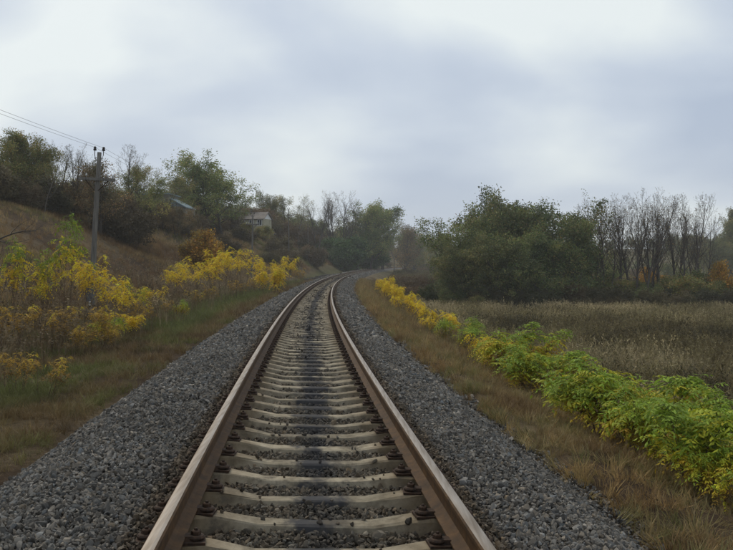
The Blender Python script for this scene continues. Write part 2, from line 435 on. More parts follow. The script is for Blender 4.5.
# ------------------------------------------------------------------ ground sheet
def build_ground():
    ys = np.concatenate([np.arange(-30, 40, 0.5), np.arange(40, 120, 1.2), np.arange(120, 300, 3.0), np.arange(300, 640.1, 10.0)])
    tt = np.concatenate([np.arange(2.3, 10, 0.35), np.arange(10, 30, 0.9), np.arange(30, 90, 3.0), np.arange(90, 340.1, 10.0)])
    ts = np.concatenate([-tt[::-1], [-1.5, 0, 1.5], tt])
    Y, T = np.meshgrid(ys, ts, indexing='ij')
    X = np.interp(Y, TY, TX) + T
    Z = ground_z(X, Y)
    s, t = xy2st(X, Y)
    n = fbm(X * 0.3, Y * 0.3); nb = fbm(X * 0.07 + 50, Y * 0.07)
    tan = np.array([0.15, 0.115, 0.07]); brown = np.array([0.075, 0.052, 0.034]); green = np.array([0.06, 0.075, 0.025]); dark = np.array([0.05, 0.04, 0.028])
    C = brown + (tan - brown) * sstep(0.4, 0.62, n)[..., None]
    vg = sstep(3.4, 4.4, -t) * sstep(8.0, 6.5, -t) * sstep(0.3, 0.45, nb)
    C = C + (green - C) * (0.8 * vg)[..., None]
    dk = sstep(0.5, 0.62, nb) * sstep(9, 12, -t)
    C = C + (dark - C) * (0.8 * dk)[..., None]
    fl = sstep(6, 9, t)
    C = C + (np.array([0.09, 0.072, 0.042]) * (0.7 + 0.6 * n[..., None]) - C) * fl[..., None]
    far = sstep(110, 200, Y)
    C = C + (np.array([0.13, 0.12, 0.06]) * (0.6 + 0.8 * nb[..., None]) - C) * (0.7 * far)[..., None]
    a, b = X.shape
    I = np.arange(a * b).reshape(a, b)
    F = np.stack([I[:-1, :-1].ravel(), I[:-1, 1:].ravel(), I[1:, 1:].ravel(), I[1:, :-1].ravel()], 1)
    me = mk_mesh('ground', np.stack([X.ravel(), Y.ravel(), Z.ravel()], 1), [F], [M_GROUND], col=C.reshape(-1, 3), smooth=True)
    tag(obj('ground', me), kind='structure', label='grassy ground with hillside, embankment and low field')
build_ground()

def build_bed():
    ss = np.concatenate([np.arange(-12, 40, 0.25), np.arange(40, 430, 1.0)])
    ts = np.array([-3.1] + sorted(set(BT)) + [-2.35, -0.3, 0, 0.3, 2.1, 2.65]); ts = np.sort(ts)
    S, T = np.meshgrid(ss, ts, indexing='ij')
    x, y, z = st2xy(S, T)
    r = ballast_rel(np.clip(T, -TOE_L, TOE_R))
    r = np.where((T < -TOE_L) | (T > TOE_R), r - 0.25, r)
    Z = z + r - 0.035 + 0.05 * (fbm(x * 2.1, y * 2.1) - 0.5)
    C = np.full(S.shape + (3,), .75)
    inner = (np.abs(T) < 1.0)
    C[inner] = (0.78, 0.70, 0.60)
    C[np.abs(T) < 0.2] = (0.3, 0.3, 0.33)
    a, b = x.shape; I = np.arange(a * b).reshape(a, b)
    F = np.stack([I[:-1, :-1].ravel(), I[:-1, 1:].ravel(), I[1:, 1:].ravel(), I[1:, :-1].ravel()], 1)
    me = mk_mesh('ballast_bed', np.stack([x.ravel(), y.ravel(), Z.ravel()], 1), [F], [M_BED], col=C.reshape(-1, 3), smooth=True)
    tag(obj('ballast_bed', me), kind='structure', label='grey stone ballast bed under the railway track')
build_bed()

# ------------------------------------------------------------------ scatter (uncountable stuff)
def scatter(name, sources, P, rot, scl, tint, label, cat, idx=None):
    n = len(P)
    me = bpy.data.meshes.new(name)
    me.vertices.add(n); me.vertices.foreach_set('co', np.asarray(P, np.float32).ravel())
    def at(k, t, f, v):
        a = me.attributes.new(k, t, 'POINT'); a.data.foreach_set(f, np.asarray(v).ravel())
    at('rot', 'FLOAT_VECTOR', 'vector', np.asarray(rot, np.float32))
    sc3 = np.asarray(scl, np.float32); sc3 = np.repeat(sc3[:, None], 3, 1) if sc3.ndim == 1 else sc3
    at('scl', 'FLOAT_VECTOR', 'vector', sc3)
    at('idx', 'INT', 'value', np.asarray(RNG.integers(0, len(sources), n) if idx is None else idx, np.int32))
    tc = np.ones((n, 4), np.float32); tc[:, :3] = tint
    at('tint', 'FLOAT_COLOR', 'color', tc)
    o = obj(name, me)
    c = bpy.data.collections.new(name + '_kinds')
    for k, sme in enumerate(sources):
        so = bpy.data.objects.new('%s_kind_%02d' % (name, k), sme); c.objects.link(so)
    g = bpy.data.node_groups.new(name + '_scatter', 'GeometryNodeTree')
    g.interface.new_socket('Geometry', in_out='INPUT', socket_type='NodeSocketGeometry')
    g.interface.new_socket('Geometry', in_out='OUTPUT', socket_type='NodeSocketGeometry')
    N, Lk = g.nodes, g.links
    gi = N.new('NodeGroupInput'); go = N.new('NodeGroupOutput')
    ci = N.new('GeometryNodeCollectionInfo'); ci.inputs['Collection'].default_value = c
    ci.inputs['Separate Children'].default_value = True; ci.inputs['Reset Children'].default_value = True
    ip = N.new('GeometryNodeInstanceOnPoints')
    Lk.new(gi.outputs[0], ip.inputs['Points']); Lk.new(ci.outputs[0], ip.inputs['Instance'])
    ip.inputs['Pick Instance'].default_value = True
    def na(k, dt):
        q = N.new('GeometryNodeInputNamedAttribute'); q.data_type = dt; q.inputs['Name'].default_value = k; return q.outputs['Attribute']
    Lk.new(na('idx', 'INT'), ip.inputs['Instance Index'])
    e2r = N.new('FunctionNodeEulerToRotation'); Lk.new(na('rot', 'FLOAT_VECTOR'), e2r.inputs[0]); Lk.new(e2r.outputs[0], ip.inputs['Rotation'])
    Lk.new(na('scl', 'FLOAT_VECTOR'), ip.inputs['Scale'])
    Lk.new(ip.outputs[0], go.inputs[0])
    mod = o.modifiers.new('scatter', 'NODES'); mod.node_group = g
    return tag(o, label, cat, kind='stuff')

def rock_meshes(n):
    out = []
    t = (1 + 5 ** 0.5) / 2
    iv = np.array([(-1, t, 0), (1, t, 0), (-1, -t, 0), (1, -t, 0), (0, -1, t), (0, 1, t), (0, -1, -t), (0, 1, -t), (t, 0, -1), (t, 0, 1), (-t, 0, -1), (-t, 0, 1)], float)
    iv /= np.linalg.norm(iv[0])
    fc = [(0, 11, 5), (0, 5, 1), (0, 1, 7), (0, 7, 10), (0, 10, 11), (1, 5, 9), (5, 11, 4), (11, 10, 2), (10, 7, 6), (7, 1, 8), (3, 9, 4), (3, 4, 2), (3, 2, 6), (3, 6, 8), (3, 8, 9), (4, 9, 5), (2, 4, 11), (6, 2, 10), (8, 6, 7), (9, 8, 1)]
    V = [tuple(v) for v in iv]; F = []; mid = {}
    def mp(a, b):
        k = (min(a, b), max(a, b))
        if k not in mid:
            q = (np.array(V[a]) + np.array(V[b])) / 2; V.append(tuple(q / np.linalg.norm(q))); mid[k] = len(V) - 1
        return mid[k]
    for a, b, c in fc:
        x, y, z = mp(a, b), mp(b, c), mp(c, a); F += [(a, x, z), (x, b, y), (z, y, c), (x, y, z)]
    V = np.array(V)
    for k in range(n):
        r = np.random.default_rng(100 + k)
        W = V.copy()
        for _ in range(11):                             # cleave flat faces
            nn = r.normal(size=3); nn /= np.linalg.norm(nn); h = r.uniform(0.35, 0.7)
            dd = W @ nn - h; W -= np.where(dd > 0, dd, 0)[:, None] * nn
        W *= r.uniform(0.65, 1.35, 3) * 1.18; W += r.normal(0, 0.02, W.shape)
        out.append(mk_mesh('stone_shape', W, [np.array(F)], [M_STONE]))
    return out
ROCKS = rock_meshes(10)

def stone_zone(s0, s1, step, size):
    S, T = np.meshgrid(np.arange(s0, s1, step), np.arange(-TOE_L - 0.25, TOE_R + 0.25, step), indexing='ij')
    S = S.ravel() + RNG.uniform(-0.5, 0.5, S.size) * step; T = T.ravel() + RNG.uniform(-0.5, 0.5, T.size) * step
    keep = ~((np.abs(np.abs(T) - GAUGE / 2) < 0.085))
    keep &= ~(((T < -TOE_L + 0.0) | (T > TOE_R)) & (RNG.random(len(T)) < 0.6))
    # sparse on the sleepers themselves between the rails
    ph = (S / SLP) % 1.0
    on = (np.abs(ph - 0.5) < 0.19) & (np.abs(T) < 0.86)
    keep &= ~(on & (RNG.random(len(T)) < (0.985 if step < .03 else .997)))
    keep &= ~((np.abs(np.abs(T) - GAUGE / 2) < 0.2) & (np.abs(T) < GAUGE / 2) & (RNG.random(len(T)) < 0.6))
    S, T, on = S[keep], T[keep], on[keep]
    x, y, z = st2xy(S, T)
    sz = size * RNG.lognormal(0, 0.28, len(S))
    r = ballast_rel(np.clip(T, -TOE_L, TOE_R)) - np.maximum(np.abs(T) - 2.6, 0) * 0.3
    zz = z + r - 0.012 + RNG.uniform(-0.012, 0.014, len(S)) + 0.05 * (fbm(x * 2.1, y * 2.1) - 0.5)
    zz = np.where(on, z + sleeper_top(np.abs(T)) + cant_z(T) + 0.4 * sz, zz)
    v = np.clip(0.14 * RNG.lognormal(0, 0.36, len(S)), 0.05, 0.4)
    hue = RNG.normal(0, 1, len(S))
    c = v[:, None] * (np.array([1.0, 0.91, 0.785]) + hue[:, None] * np.array([0.05, 0.0, -0.05]))
    patch = fbm(x * 0.8, y * 0.8)
    inner = np.abs(T) < 1.05
    c = np.where(inner[:, None], c * np.array([0.80, 0.72, 0.60]), c)
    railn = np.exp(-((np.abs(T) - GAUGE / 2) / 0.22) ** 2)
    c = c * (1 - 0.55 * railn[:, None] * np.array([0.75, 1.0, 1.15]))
    oil = np.exp(-((T - 0.04) / 0.16) ** 2) * (.55 + .45 * sstep(0.3, 0.5, patch))
    c = c * (1 - 0.85 * oil[:, None]) + 0.02 * oil[:, None] * np.array([0.9, 0.95, 1.15])
    c = c * (0.8 + 0.4 * patch[:, None])
    return np.stack([x, y, zz], 1), RNG.uniform(0, 6.28, (len(S), 3)), sz[:, None] * np.array([1.15, 0.95, 0.75]), np.clip(c, 0.01, 0.6)

SLP = 0.522
def sleeper_top(at):
    return np.interp(at, [0, 0.35, 0.62, 0.98, 1.1, 1.35], [-0.252, -0.249, -0.203, -0.203, -0.215, -0.225])

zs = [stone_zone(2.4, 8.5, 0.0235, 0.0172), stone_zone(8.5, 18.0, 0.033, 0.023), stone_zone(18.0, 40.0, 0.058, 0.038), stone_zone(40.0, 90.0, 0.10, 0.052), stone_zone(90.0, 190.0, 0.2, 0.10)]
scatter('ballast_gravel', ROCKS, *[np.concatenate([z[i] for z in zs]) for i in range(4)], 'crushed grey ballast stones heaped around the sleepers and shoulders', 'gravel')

# ------------------------------------------------------------------ railway track
def build_track():
    root = empty('railway_track')
    tag(root, 'single railway track curving away with rusty rails on concrete sleepers', 'railway track')
    prof = [(-.075, -.18), (-.075, -.169), (-.03, -.155), (-.0095, -.14), (-.009, -.06), (-.02, -.045), (-.0365, -.036), (-.0375, -.012), (-.029, -.002), (-.012, 0.0),
            (.012, 0.0), (.029, -.002), (.0375, -.012), (.0365, -.036), (.02, -.045), (.009, -.06), (.0095, -.14), (.03, -.155), (.075, -.169), (.075, -.18)]
    prof = np.array(prof); n = len(prof)
    ss = np.concatenate([np.arange(-10, 60, 0.5), np.arange(60, 425, 1.0)])
    for sd in (-1, 1):
        S, Kk = np.meshgrid(ss, np.arange(n), indexing='ij')
        T = sd * GAUGE / 2 + prof[Kk, 0] - sd * 0.0
        x, y, z = st2xy(S, T)
        Z = z + prof[Kk, 1] + cant_z(np.full_like(S, sd * GAUGE / 2))
        I = np.arange(S.size).reshape(S.shape)
        j = (np.arange(n) + 1) % n
        F = np.stack([I[:-1].ravel(), I[1:].ravel(), I[1:][:, j].ravel(), I[:-1][:, j].ravel()], 1)
        mi = np.tile(np.isin(np.arange(n), (8, 9, 10)).astype(int), len(ss) - 1)
        me = mk_mesh('rail', np.stack([x.ravel(), y.ravel(), Z.ravel()], 1), [F], [M_RAIL, M_STEEL], midx=mi, smooth=False)
        obj('rail', me, root)
    # concrete sleeper: low narrow middle, raised rail seats, sloping sides
    xs = np.array([-1.35, -1.1, -0.98, -0.72, -0.6, -0.35, 0, 0.35, 0.6, 0.72, 0.98, 1.1, 1.35])
    tw = np.array([.085, .085, .085, .085, .08, .062, .06, .062, .08, .085, .085, .085, .085])
    V = []; Fq = []
    for x_, w_ in zip(xs, tw):
        zt = sleeper_top(abs(x_))
        V += [(x_, -w_ - .05, zt - .16), (x_, -w_, zt - .012), (x_, -w_ + .014, zt), (x_, w_ - .014, zt), (x_, w_, zt - .012), (x_, w_ + .05, zt - .16)]
    for i in range(len(xs) - 1):
        for k in range(6):
            a = i * 6; b = a + 6; k2 = (k + 1) % 6
            Fq.append((a + k, a + k2, b + k2, b + k))
    sm = mk_mesh('sleeper', V, [np.array(Fq)], [M_CONC])
    sm2 = []
    for q in range(4):                                  # chipped edges: a few worn copies
        r = np.random.default_rng(40 + q); W = np.array(V); W[:, 2] += r.normal(0, .004, len(W)); W[:, 1] += r.normal(0, .005, len(W))
        sm2.append(mk_mesh('sleeper', W, [np.array(Fq)], [M_CONC]))
    # fastening: tie-plate edge, clamp, spring ring, bolt and nut
    fb = MB()
    fb.box((0, 0, -.196), (.12, .13, .014))
    fb.box((-.03, 0, -.178), (.08, .085, .028), taper=.8)
    fb.lathe((0.008, 0, -.186), [(.044, 0), (.05, .006), (.05, .013), (.043, .021), (.03, .025), (.028, .022)], 14)
    fb.lathe((0.008, 0, -.164), [(.025, 0), (.027, .003), (.026, .02), (.02, .025), (.011, .026), (.011, .034), (.008, .037)], 6)
    fm = fb.mesh('fastening', M_RUST)
    def fast_xy(sd, side): return sd * GAUGE / 2 + side * 0.125
    n_sl = 300
    far_v, far_f = [], []
    fv = np.array(fb.v)
    for i in range(n_sl):
        s = (i + 0.5) * SLP + 1.04
        if i >= 250 and False: break
        x, y, z, th = [float(q) for q in track(s)]
        o = obj('sleeper', sm2[i % 4], root, (x, y, z), (0, math.atan(CANT / GAUGE), -th + random.uniform(-.006, .006)))
        for sd in (-1, 1):
            for side in (-1, 1):
                t = fast_xy(sd, side)
                if i < 70:
                    q = obj('fastening', fm, o, (t, random.uniform(-.01, .01), 0), (0, 0, (math.pi if side * 1 < 0 else 0) + random.uniform(-.12, .12)))
                elif i < 170 and side * sd < 0:
                    c, sn = math.cos(-th), math.sin(-th)
                    k = len(far_v)
                    for (a, b, g) in fv:
                        a2 = t + (a if side > 0 else -a)
                        far_v.append((x + a2 * c - b * sn, y + a2 * sn + b * c, z + g - t * CANT / GAUGE))
                    far_f += [tuple(k + w for w in f_) for f_ in fb.f]
    me = bpy.data.meshes.new('distant_fastenings'); me.from_pydata(far_v, [], far_f); me.materials.append(M_RUST)
    o = obj('distant_fastenings', me, root); o['kind'] = 'stuff'
build_track()

# ------------------------------------------------------------------ plants: growth, tubes, leaves
def nrm(v): return v / (np.linalg.norm(v) + 1e-9)
def grow(rng, H, stems=1, r0=0.12, n=(11, 5, 4), lenf=(0.42, 0.5, 0.5), ang=(50, 45, 45), up=(0.05, 0.12, 0.08, 0.05), start=0.25, wob=0.12, lean=0.08, base=0.1, leaf_from=2, stemlen=0.85, tip=0.3, rmin=.004):
    segs = []; lp = []; tips = []
    def branch(p, d, L, r, lev):
        k = (7, 5, 3, 2, 2)[lev]
        pts = [p]; ds = []
        for i in range(k):
            d = nrm(d + rng.normal(0, wob, 3) + np.array([0, 0, up[min(lev, len(up) - 1)]]))
            q = pts[-1] + d * (L / k)
            ra = r * (1 - (1 - tip) * i / k); rb = r * (1 - (1 - tip) * (i + 1) / k)
            segs.append((*pts[-1], *q, ra, rb, lev)); pts.append(q); ds.append(d)
            if lev >= leaf_from: lp.append((*((pts[-2] + q) / 2), lev)); lp.append((*q, lev))
        tips.append((*pts[-1], lev))
        if lev < len(n):
            m = n[lev]; az0 = rng.uniform(0, 6.28); st = start if lev == 0 else 0.2
            for j in range(m):
                f = st + (1 - st) * (j + rng.random()) / m
                i = min(int(f * k), k - 1); u = f * k - i
                pos = pts[i] * (1 - u) + pts[i + 1] * u; dd = ds[i]
                a = az0 + j * 2.4 + rng.normal(0, .3); A = nrm(np.cross(dd, (0.3, 0.2, 1.0) if abs(dd[2]) < .95 else (1, 0, 0))); B = np.cross(dd, A)
                t = math.radians(ang[lev] * rng.uniform(.7, 1.25)) * (1.15 - .45 * f)
                nd_ = nrm(dd * math.cos(t) + (A * math.cos(a) + B * math.sin(a)) * math.sin(t))
                Lc = L * lenf[lev] * rng.uniform(.7, 1.25) * ((1.2 - .65 * f) if lev == 0 else (1.1 - .4 * f))
                branch(pos, nd_, Lc, max(r * (1 - (1 - tip) * f) * .55, rmin), lev + 1)
    for k in range(stems):
        a = rng.uniform(0, 6.28) + k * 6.28 / stems; q = (base if stems > 1 else 0)
        ln = lean * rng.uniform(.5, 1.4)
        branch(np.array([q * math.cos(a), q * math.sin(a), -.1]), nrm(np.array([math.cos(a) * ln, math.sin(a) * ln, 1.0])), H * stemlen * rng.uniform(.82, 1.05), r0 * rng.uniform(.7, 1.1), 0)
    grow.tips = np.array(tips)
    return np.array(segs), np.array(lp)

def tubes(segs, sides=(6, 4, 3, 3, 3)):
    V, F = [], []; off = 0
    for lev in range(5):
        S = segs[segs[:, 8] == lev]
        if not len(S): continue
        n = sides[lev]
        p, q = S[:, 0:3], S[:, 3:6]; d = q - p; d /= (np.linalg.norm(d, axis=1, keepdims=True) + 1e-9)
        ref = np.where(np.abs(d[:, 2:3]) < .9, np.array([[0, 0, 1.]]), np.array([[1., 0, 0]]))
        a = np.cross(d, ref); a /= (np.linalg.norm(a, axis=1, keepdims=True) + 1e-9); b = np.cross(d, a)
        w = 2 * np.pi * np.arange(n) / n
        ring = np.cos(w)[None, :, None] * a[:, None] + np.sin(w)[None, :, None] * b[:, None]
        v = np.stack([p[:, None] + ring * S[:, 6][:, None, None], q[:, None] + ring * S[:, 7][:, None, None]], 1)
        m = len(S); V.append(v.reshape(-1, 3))
        base = off + np.arange(m)[:, None] * 2 * n; k = np.arange(n)[None]
        F.append(np.stack([base + k, base + (k + 1) % n, base + n + (k + 1) % n, base + n + k], 2).reshape(-1, 4)); off += m * 2 * n
    return np.concatenate(V), np.concatenate(F)

def pick(rng, pal, n):
    """palette: list of (weight, rgb, jitter)"""
    w = np.array([p[0] for p in pal], float); i = rng.choice(len(pal), n, p=w / w.sum())
    c = np.array([p[1] for p in pal])[i]
    return np.clip(c * rng.lognormal(0, .2, (n, 1)) * rng.normal(1, .06, (n, 3)), .004, .8)

def leaves(rng, pts, per, size, sigma, pal, droop=0.0, aspect=0.55, colfun=None):
    P = np.repeat(pts, per, 0) + rng.normal(0, sigma, (len(pts) * per, 3)) * np.array([1, 1, .8]); n = len(P)
    d = rng.normal(size=(n, 3)); d[:, 2] -= droop; d /= np.linalg.norm(d, axis=1, keepdims=True)
    e_ = np.cross(d, rng.normal(size=(n, 3))); e_ /= (np.linalg.norm(e_, axis=1, keepdims=True) + 1e-9); nn = np.cross(d, e_)
    L = size * rng.uniform(.6, 1.3, (n, 1))
    V = np.stack([P, P + d * L * .45 + e_ * L * aspect / 2 + nn * L * .08, P + d * L, P + d * L * .45 - e_ * L * aspect / 2 + nn * L * .08], 1).reshape(-1, 3)
    F = np.arange(4 * n).reshape(n, 4)
    c = pick(rng, pal, n) if colfun is None else colfun(rng, P)
    q = vnoise(P[:, 0] * .65 + P[:, 2] * .45 + 40, P[:, 1] * .65 - P[:, 2] * .5 + 70)
    c = c * (.45 + 1.25 * q)[:, None] * np.stack([1 + .35 * (q - .5), np.ones(n), 1 - .2 * (q - .5)], 1)
    return V, F, np.repeat(c, 4, 0)

def sprays(rng, pts, per, size, sigma, colfun, npair=4):
    """rosettes of long drooping pinnate leaves: paired pointed leaflets along an arching rachis"""
    m = len(pts) * per
    P = np.repeat(pts, per, 0) + rng.normal(0, sigma, (m, 3))
    az = rng.uniform(0, 6.28, m); rise = rng.uniform(-.5, .7, m)
    d = np.stack([np.cos(az) * np.cos(rise), np.sin(az) * np.cos(rise), np.sin(rise)], 1)
    side = np.stack([-np.sin(az), np.cos(az), np.zeros(m)], 1) + rng.normal(0, .2, (m, 3)); side /= np.linalg.norm(side, axis=1, keepdims=True)
    L = size * rng.uniform(.6, 1.3, (m, 1)); c0 = colfun(rng, P); dn = np.array([0, 0, -1.])
    bow = rng.uniform(.35, .8, (m, 1))
    Vs, Cs = [], []
    for k in range(2 * npair + 1):
        f = .22 + .72 * (k // 2) / npair if k < 2 * npair else .96; sgn = (0 if k == 2 * npair else (1 if k % 2 else -1))
        b = P + d * L * f + dn * L * bow * f * f
        tg = d + dn * 2 * bow * f; tg /= np.linalg.norm(tg, axis=1, keepdims=True)
        ld = tg * (1.0 if sgn == 0 else .5) + side * sgn * .75 + dn * .4 + rng.normal(0, .2, (m, 3)); ld /= np.linalg.norm(ld, axis=1, keepdims=True)
        lw = np.cross(ld, np.array([0, 0, 1.]) + rng.normal(0, .4, (m, 3))); lw /= (np.linalg.norm(lw, axis=1, keepdims=True) + 1e-9)
        nn = np.cross(ld, lw); ll = L * .34 * rng.uniform(.75, 1.25, (m, 1)) * (1 - .25 * f)
        Vs.append(np.stack([b, b + ld * ll * .4 + lw * ll * .2 + nn * ll * .05, b + ld * ll - nn * ll * .1, b + ld * ll * .4 - lw * ll * .2 + nn * ll * .05], 1))
        Cs.append(np.repeat((c0 * rng.lognormal(0, .1, (m, 1)))[:, None], 4, 1))
    V = np.stack(Vs, 1).reshape(-1, 3); C = np.stack(Cs, 1).reshape(-1, 3)
    return V, np.arange(len(V)).reshape(-1, 4), np.clip(C, .004, .8)

# leaf colours
DKG = [(4, (.085, .115, .038), 0), (3, (.125, .15, .048), 0), (2, (.16, .155, .055), 0), (.8, (.2, .15, .06), 0)]
GRN = [(4, (.12, .165, .05), 0), (3, (.17, .21, .065), 0), (1.5, (.22, .22, .08), 0), (.5, (.3, .25, .09), 0)]
OLV = [(3, (.135, .16, .05), 0), (3, (.19, .195, .062), 0), (2, (.22, .18, .07), 0), (.8, (.28, .19, .06), 0)]
BRN = [(3, (.17, .125, .062), 0), (2, (.13, .115, .05), 0), (2, (.2, .145, .07), 0), (.7, (.28, .17, .06), 0)]
ORG = [(3, (.30, .17, .03), 0), (2, (.2, .14, .035), 0), (2, (.36, .24, .04), 0), (1, (.13, .10, .035), 0)]
LIM = [(3, (.24, .26, .07), 0), (2, (.3, .28, .08), 0), (1, (.16, .17, .06), 0)]

DG2 = [(4, (.085, .105, .038), 0), (3, (.12, .135, .05), 0), (1.5, (.17, .155, .06), 0)]
DG3 = [(4, (.095, .13, .042), 0), (3, (.14, .17, .055), 0), (1.5, (.19, .185, .07), 0)]
class Plant: pass
def tree_kind(seed, H, pal=None, per=5, leaf=.16, sigma=.2, bark=None, lp_keep=1.0, droop=.2, joint=False, **kw):
    rng = np.random.default_rng(seed); k = Plant(); k.H = H
    segs, lp = grow(rng, H, **kw)
    V, F = tubes(segs); k.wood = mk_mesh('trunk', V, [F], [bark or M_BARK], smooth=True)
    k.top = V[:, 2].max(); k.crown = None
    if pal is not None and len(lp):
        lp = lp[rng.random(len(lp)) < lp_keep]
        V, F, C = leaves(rng, lp[:, :3], per, leaf, sigma, pal, droop)
        k.crown = mk_mesh('crown', V, [F], [M_LEAF], col=C); k.top = max(k.top, np.percentile(V[:, 2], 99.7))
    if joint:
        V0, F0 = tubes(segs); n0 = len(V0)
        k.joint = mk_mesh('mass_tree', np.concatenate([V0, V]), [F0, F + n0], [bark or M_BARK, M_LEAF], midx=np.r_[np.zeros(len(F0)), np.ones(len(F))], col=np.concatenate([np.zeros((n0, 3)), C]))
    return k
def plant(kind, name, x, y, ztop, label, cat, group=None, rz=None, parts=('trunk', 'crown'), sxy=1.0, sink=0.0):
    z = float(ground_z(x, y)) - sink
    sc = max((ztop - z) / kind.top, .1)
    o = obj(name, None, None, (x, y, z), (0, 0, random.uniform(0, 6.28) if rz is None else rz), (sc * sxy, sc * sxy, sc))
    tag(o, label, cat, group)
    obj(parts[0], kind.wood, o)
    if kind.crown is not None: obj(parts[1], kind.crown, o)
    return o

KD = dict(
    willow=[tree_kind(200 + i, 11.0, (DKG, DG2, DG3)[i], 4, .2, .26, stems=5, r0=.13, n=(12, 6, 4), lenf=(.42, .5, .5), ang=(55, 50, 45), start=.08, lean=.28, base=.35, droop=.5, lp_keep=.8) for i in range(3)],
    olive=[tree_kind(220 + i, 8.5, OLV, 5, .16, .22, stems=(1, 2, 3)[i], r0=.12, n=(13, 6, 4), start=.15, lean=.12, lp_keep=.8) for i in range(3)],
    brown=[tree_kind(240 + i, 7.5, BRN, 4, .15, .22, stems=(2, 3)[i], r0=.10, n=(13, 6, 4), start=.1, lean=.15, lp_keep=.7) for i in range(2)],
    half=[tree_kind(260 + i, 9.0, OLV, 2, .13, .16, stems=(1, 2)[i], r0=.11, n=(13, 6, 5), start=.2, lean=.1, lp_keep=.5, bark=M_BARKPALE) for i in range(2)],
    green=[tree_kind(280 + i, 11.0, GRN, 7, .2, .26, stems=(2, 1)[i], r0=.2, n=(14, 6, 4), lenf=(.5, .5, .5), ang=(60, 50, 45), start=.2, lean=.15, lp_keep=.85) for i in range(2)],
    lime=[tree_kind(295, 8.0, LIM, 4, .15, .22, stems=2, r0=.1, n=(13, 6, 4), start=.15, lean=.12, lp_keep=.7)],
    bare=[tree_kind(300 + i, 10.0, BRN, 1, .11, .1, stems=(3, 2, 4, 2)[i], r0=.14, n=(12, 5, 5, 3), lenf=(.34, .5, .5, .5), ang=(38, 38, 40, 40), up=(.02, .16, .12, .08), start=.34, wob=.07, lean=.10, base=.3, lp_keep=.05, leaf_from=3, bark=M_BARK, tip=.25, rmin=.0068) for i in range(4)],
    orange=[tree_kind(320, 3.0, ORG, 4, .13, .16, stems=4, r0=.04, n=(9, 5, 3), start=.15, lean=.25, base=.1)],
    thorn=[tree_kind(330 + i, 2.6, (DKG, OLV)[i], 4, .12, .16, stems=6, r0=.035, n=(9, 5, 3), start=.1, lean=.4, base=.25) for i in range(2)],
    greenbush=[tree_kind(340, 4.0, [(3, (.05, .1, .03), 0), (2, (.075, .12, .04), 0)], 7, .2, .25, stems=6, r0=.05, n=(9, 5, 3), start=.08, lean=.4, base=.4)],
)
def nearest_word(i): return ('first', 'second', 'third', 'fourth', 'fifth', 'sixth', 'seventh', 'eighth', 'ninth', 'tenth', 'eleventh', 'twelfth', 'thirteenth', 'fourteenth', 'fifteenth', 'sixteenth', 'seventeenth', 'eighteenth', 'nineteenth', 'twentieth', 'twenty-first', 'twenty-second', 'twenty-third', 'twenty-fourth', 'twenty-fifth', 'twenty-sixth', 'twenty-seventh', 'twenty-eighth', 'twenty-ninth', 'thirtieth', 'thirty-first', 'thirty-second')[i]

# ---- trees along the crest of the hill on the left: (column, top row, distance, kind)
CREST = [(-12, 136, 64, 'olive'), (8, 131, 66, 'olive'), (27, 130, 68, 'olive'), (45, 142, 64, 'half'), (58, 140, 73, 'bare'), (73, 142, 71, 'bare'), (89, 150, 74, 'bare'),
         (101, 160, 67, 'brown'), (117, 163, 76, 'olive'), (133, 148, 86, 'bare'), (149, 166, 88, 'lime'), (160, 166, 96, 'half'), (173, 176, 101, 'olive'), (186, 181, 112, 'brown'),
         (206, 152, 112, 'green'), (222, 164, 116, 'green'), (250, 190, 168, 'half'), (268, 191, 172, 'olive'), (284, 196, 176, 'olive'), (299, 195, 172, 'half'), (316, 193, 182, 'bare'),
         (329, 189, 192, 'bare'), (343, 190, 196, 'bare'), (357, 201, 200, 'green'), (371, 199, 206, 'green'), (383, 208, 216, 'olive'), (394, 213, 228, 'half'), (404, 224, 245, 'brown'),
         (413, 229, 268, 'olive'), (423, 233, 295, 'olive'), (433, 236, 320, 'lime'), (444, 233, 335, 'olive')]
LOOK = dict(olive='olive-brown leafy tree', half='thinly leaved grey-green tree', bare='leafless grey tree with fine twigs', brown='brown-leaved bushy tree', green='broad green leafy tree', lime='pale yellow-green tree', willow='dense dark green willow', orange='orange-leaved bush')
cnt = {}
for i, (c, top, d, k) in enumerate(CREST):
    m = cnt.get(k, 0); cnt[k] = m + 1
    plant(KD[k][m % len(KD[k])], {'bare': 'bare_tree'}.get(k, 'leafy_tree'), px(c, d), d, pz(top, d),
          LOOK[k] + ' on left hill crest, ' + nearest_word(i) + ' from left', 'tree', 'trees along the hill crest', rz=i * 1.7, sxy=1.2 if k == 'green' else 1.05)

# ---- dense willows and bare trees beyond the field on the right
WIL = [(455, 222, 84, 'half', .9), (471, 240, 78, 'willow', 1.2), (488, 214, 82, 'willow', 1.1), (506, 203, 88, 'willow', 1.1), (527, 186, 84, 'willow', 1.0), (549, 198, 90, 'willow', 1.1), (568, 214, 82, 'willow', 1.05), (508, 228, 76, 'willow', 1.2), (542, 228, 77, 'willow', 1.2)]
for i, (c, top, d, k, sxy) in enumerate(WIL):
    lab = {0: 'small thin-crowned tree at the left end of the dense willow clump', 4: 'tallest dense dark green willow in the middle of the clump beyond the field'}.get(i, 'dense dark green willow beyond the field, ' + ('', 'lowest at the left end', 'second tall one from the left', 'just left of the tallest', '', 'just right of the tallest', 'at the right end beside the bare trees', 'low one in front left of the tallest', 'low one in front right of the tallest')[i])
    plant(KD[k][i % len(KD[k])], 'leafy_tree' if i == 0 else 'willow_tree', px(c, d), d, pz(top, d), lab, 'tree', 'willow clump beyond the field', rz=2.1 * i + .4, sxy=sxy)
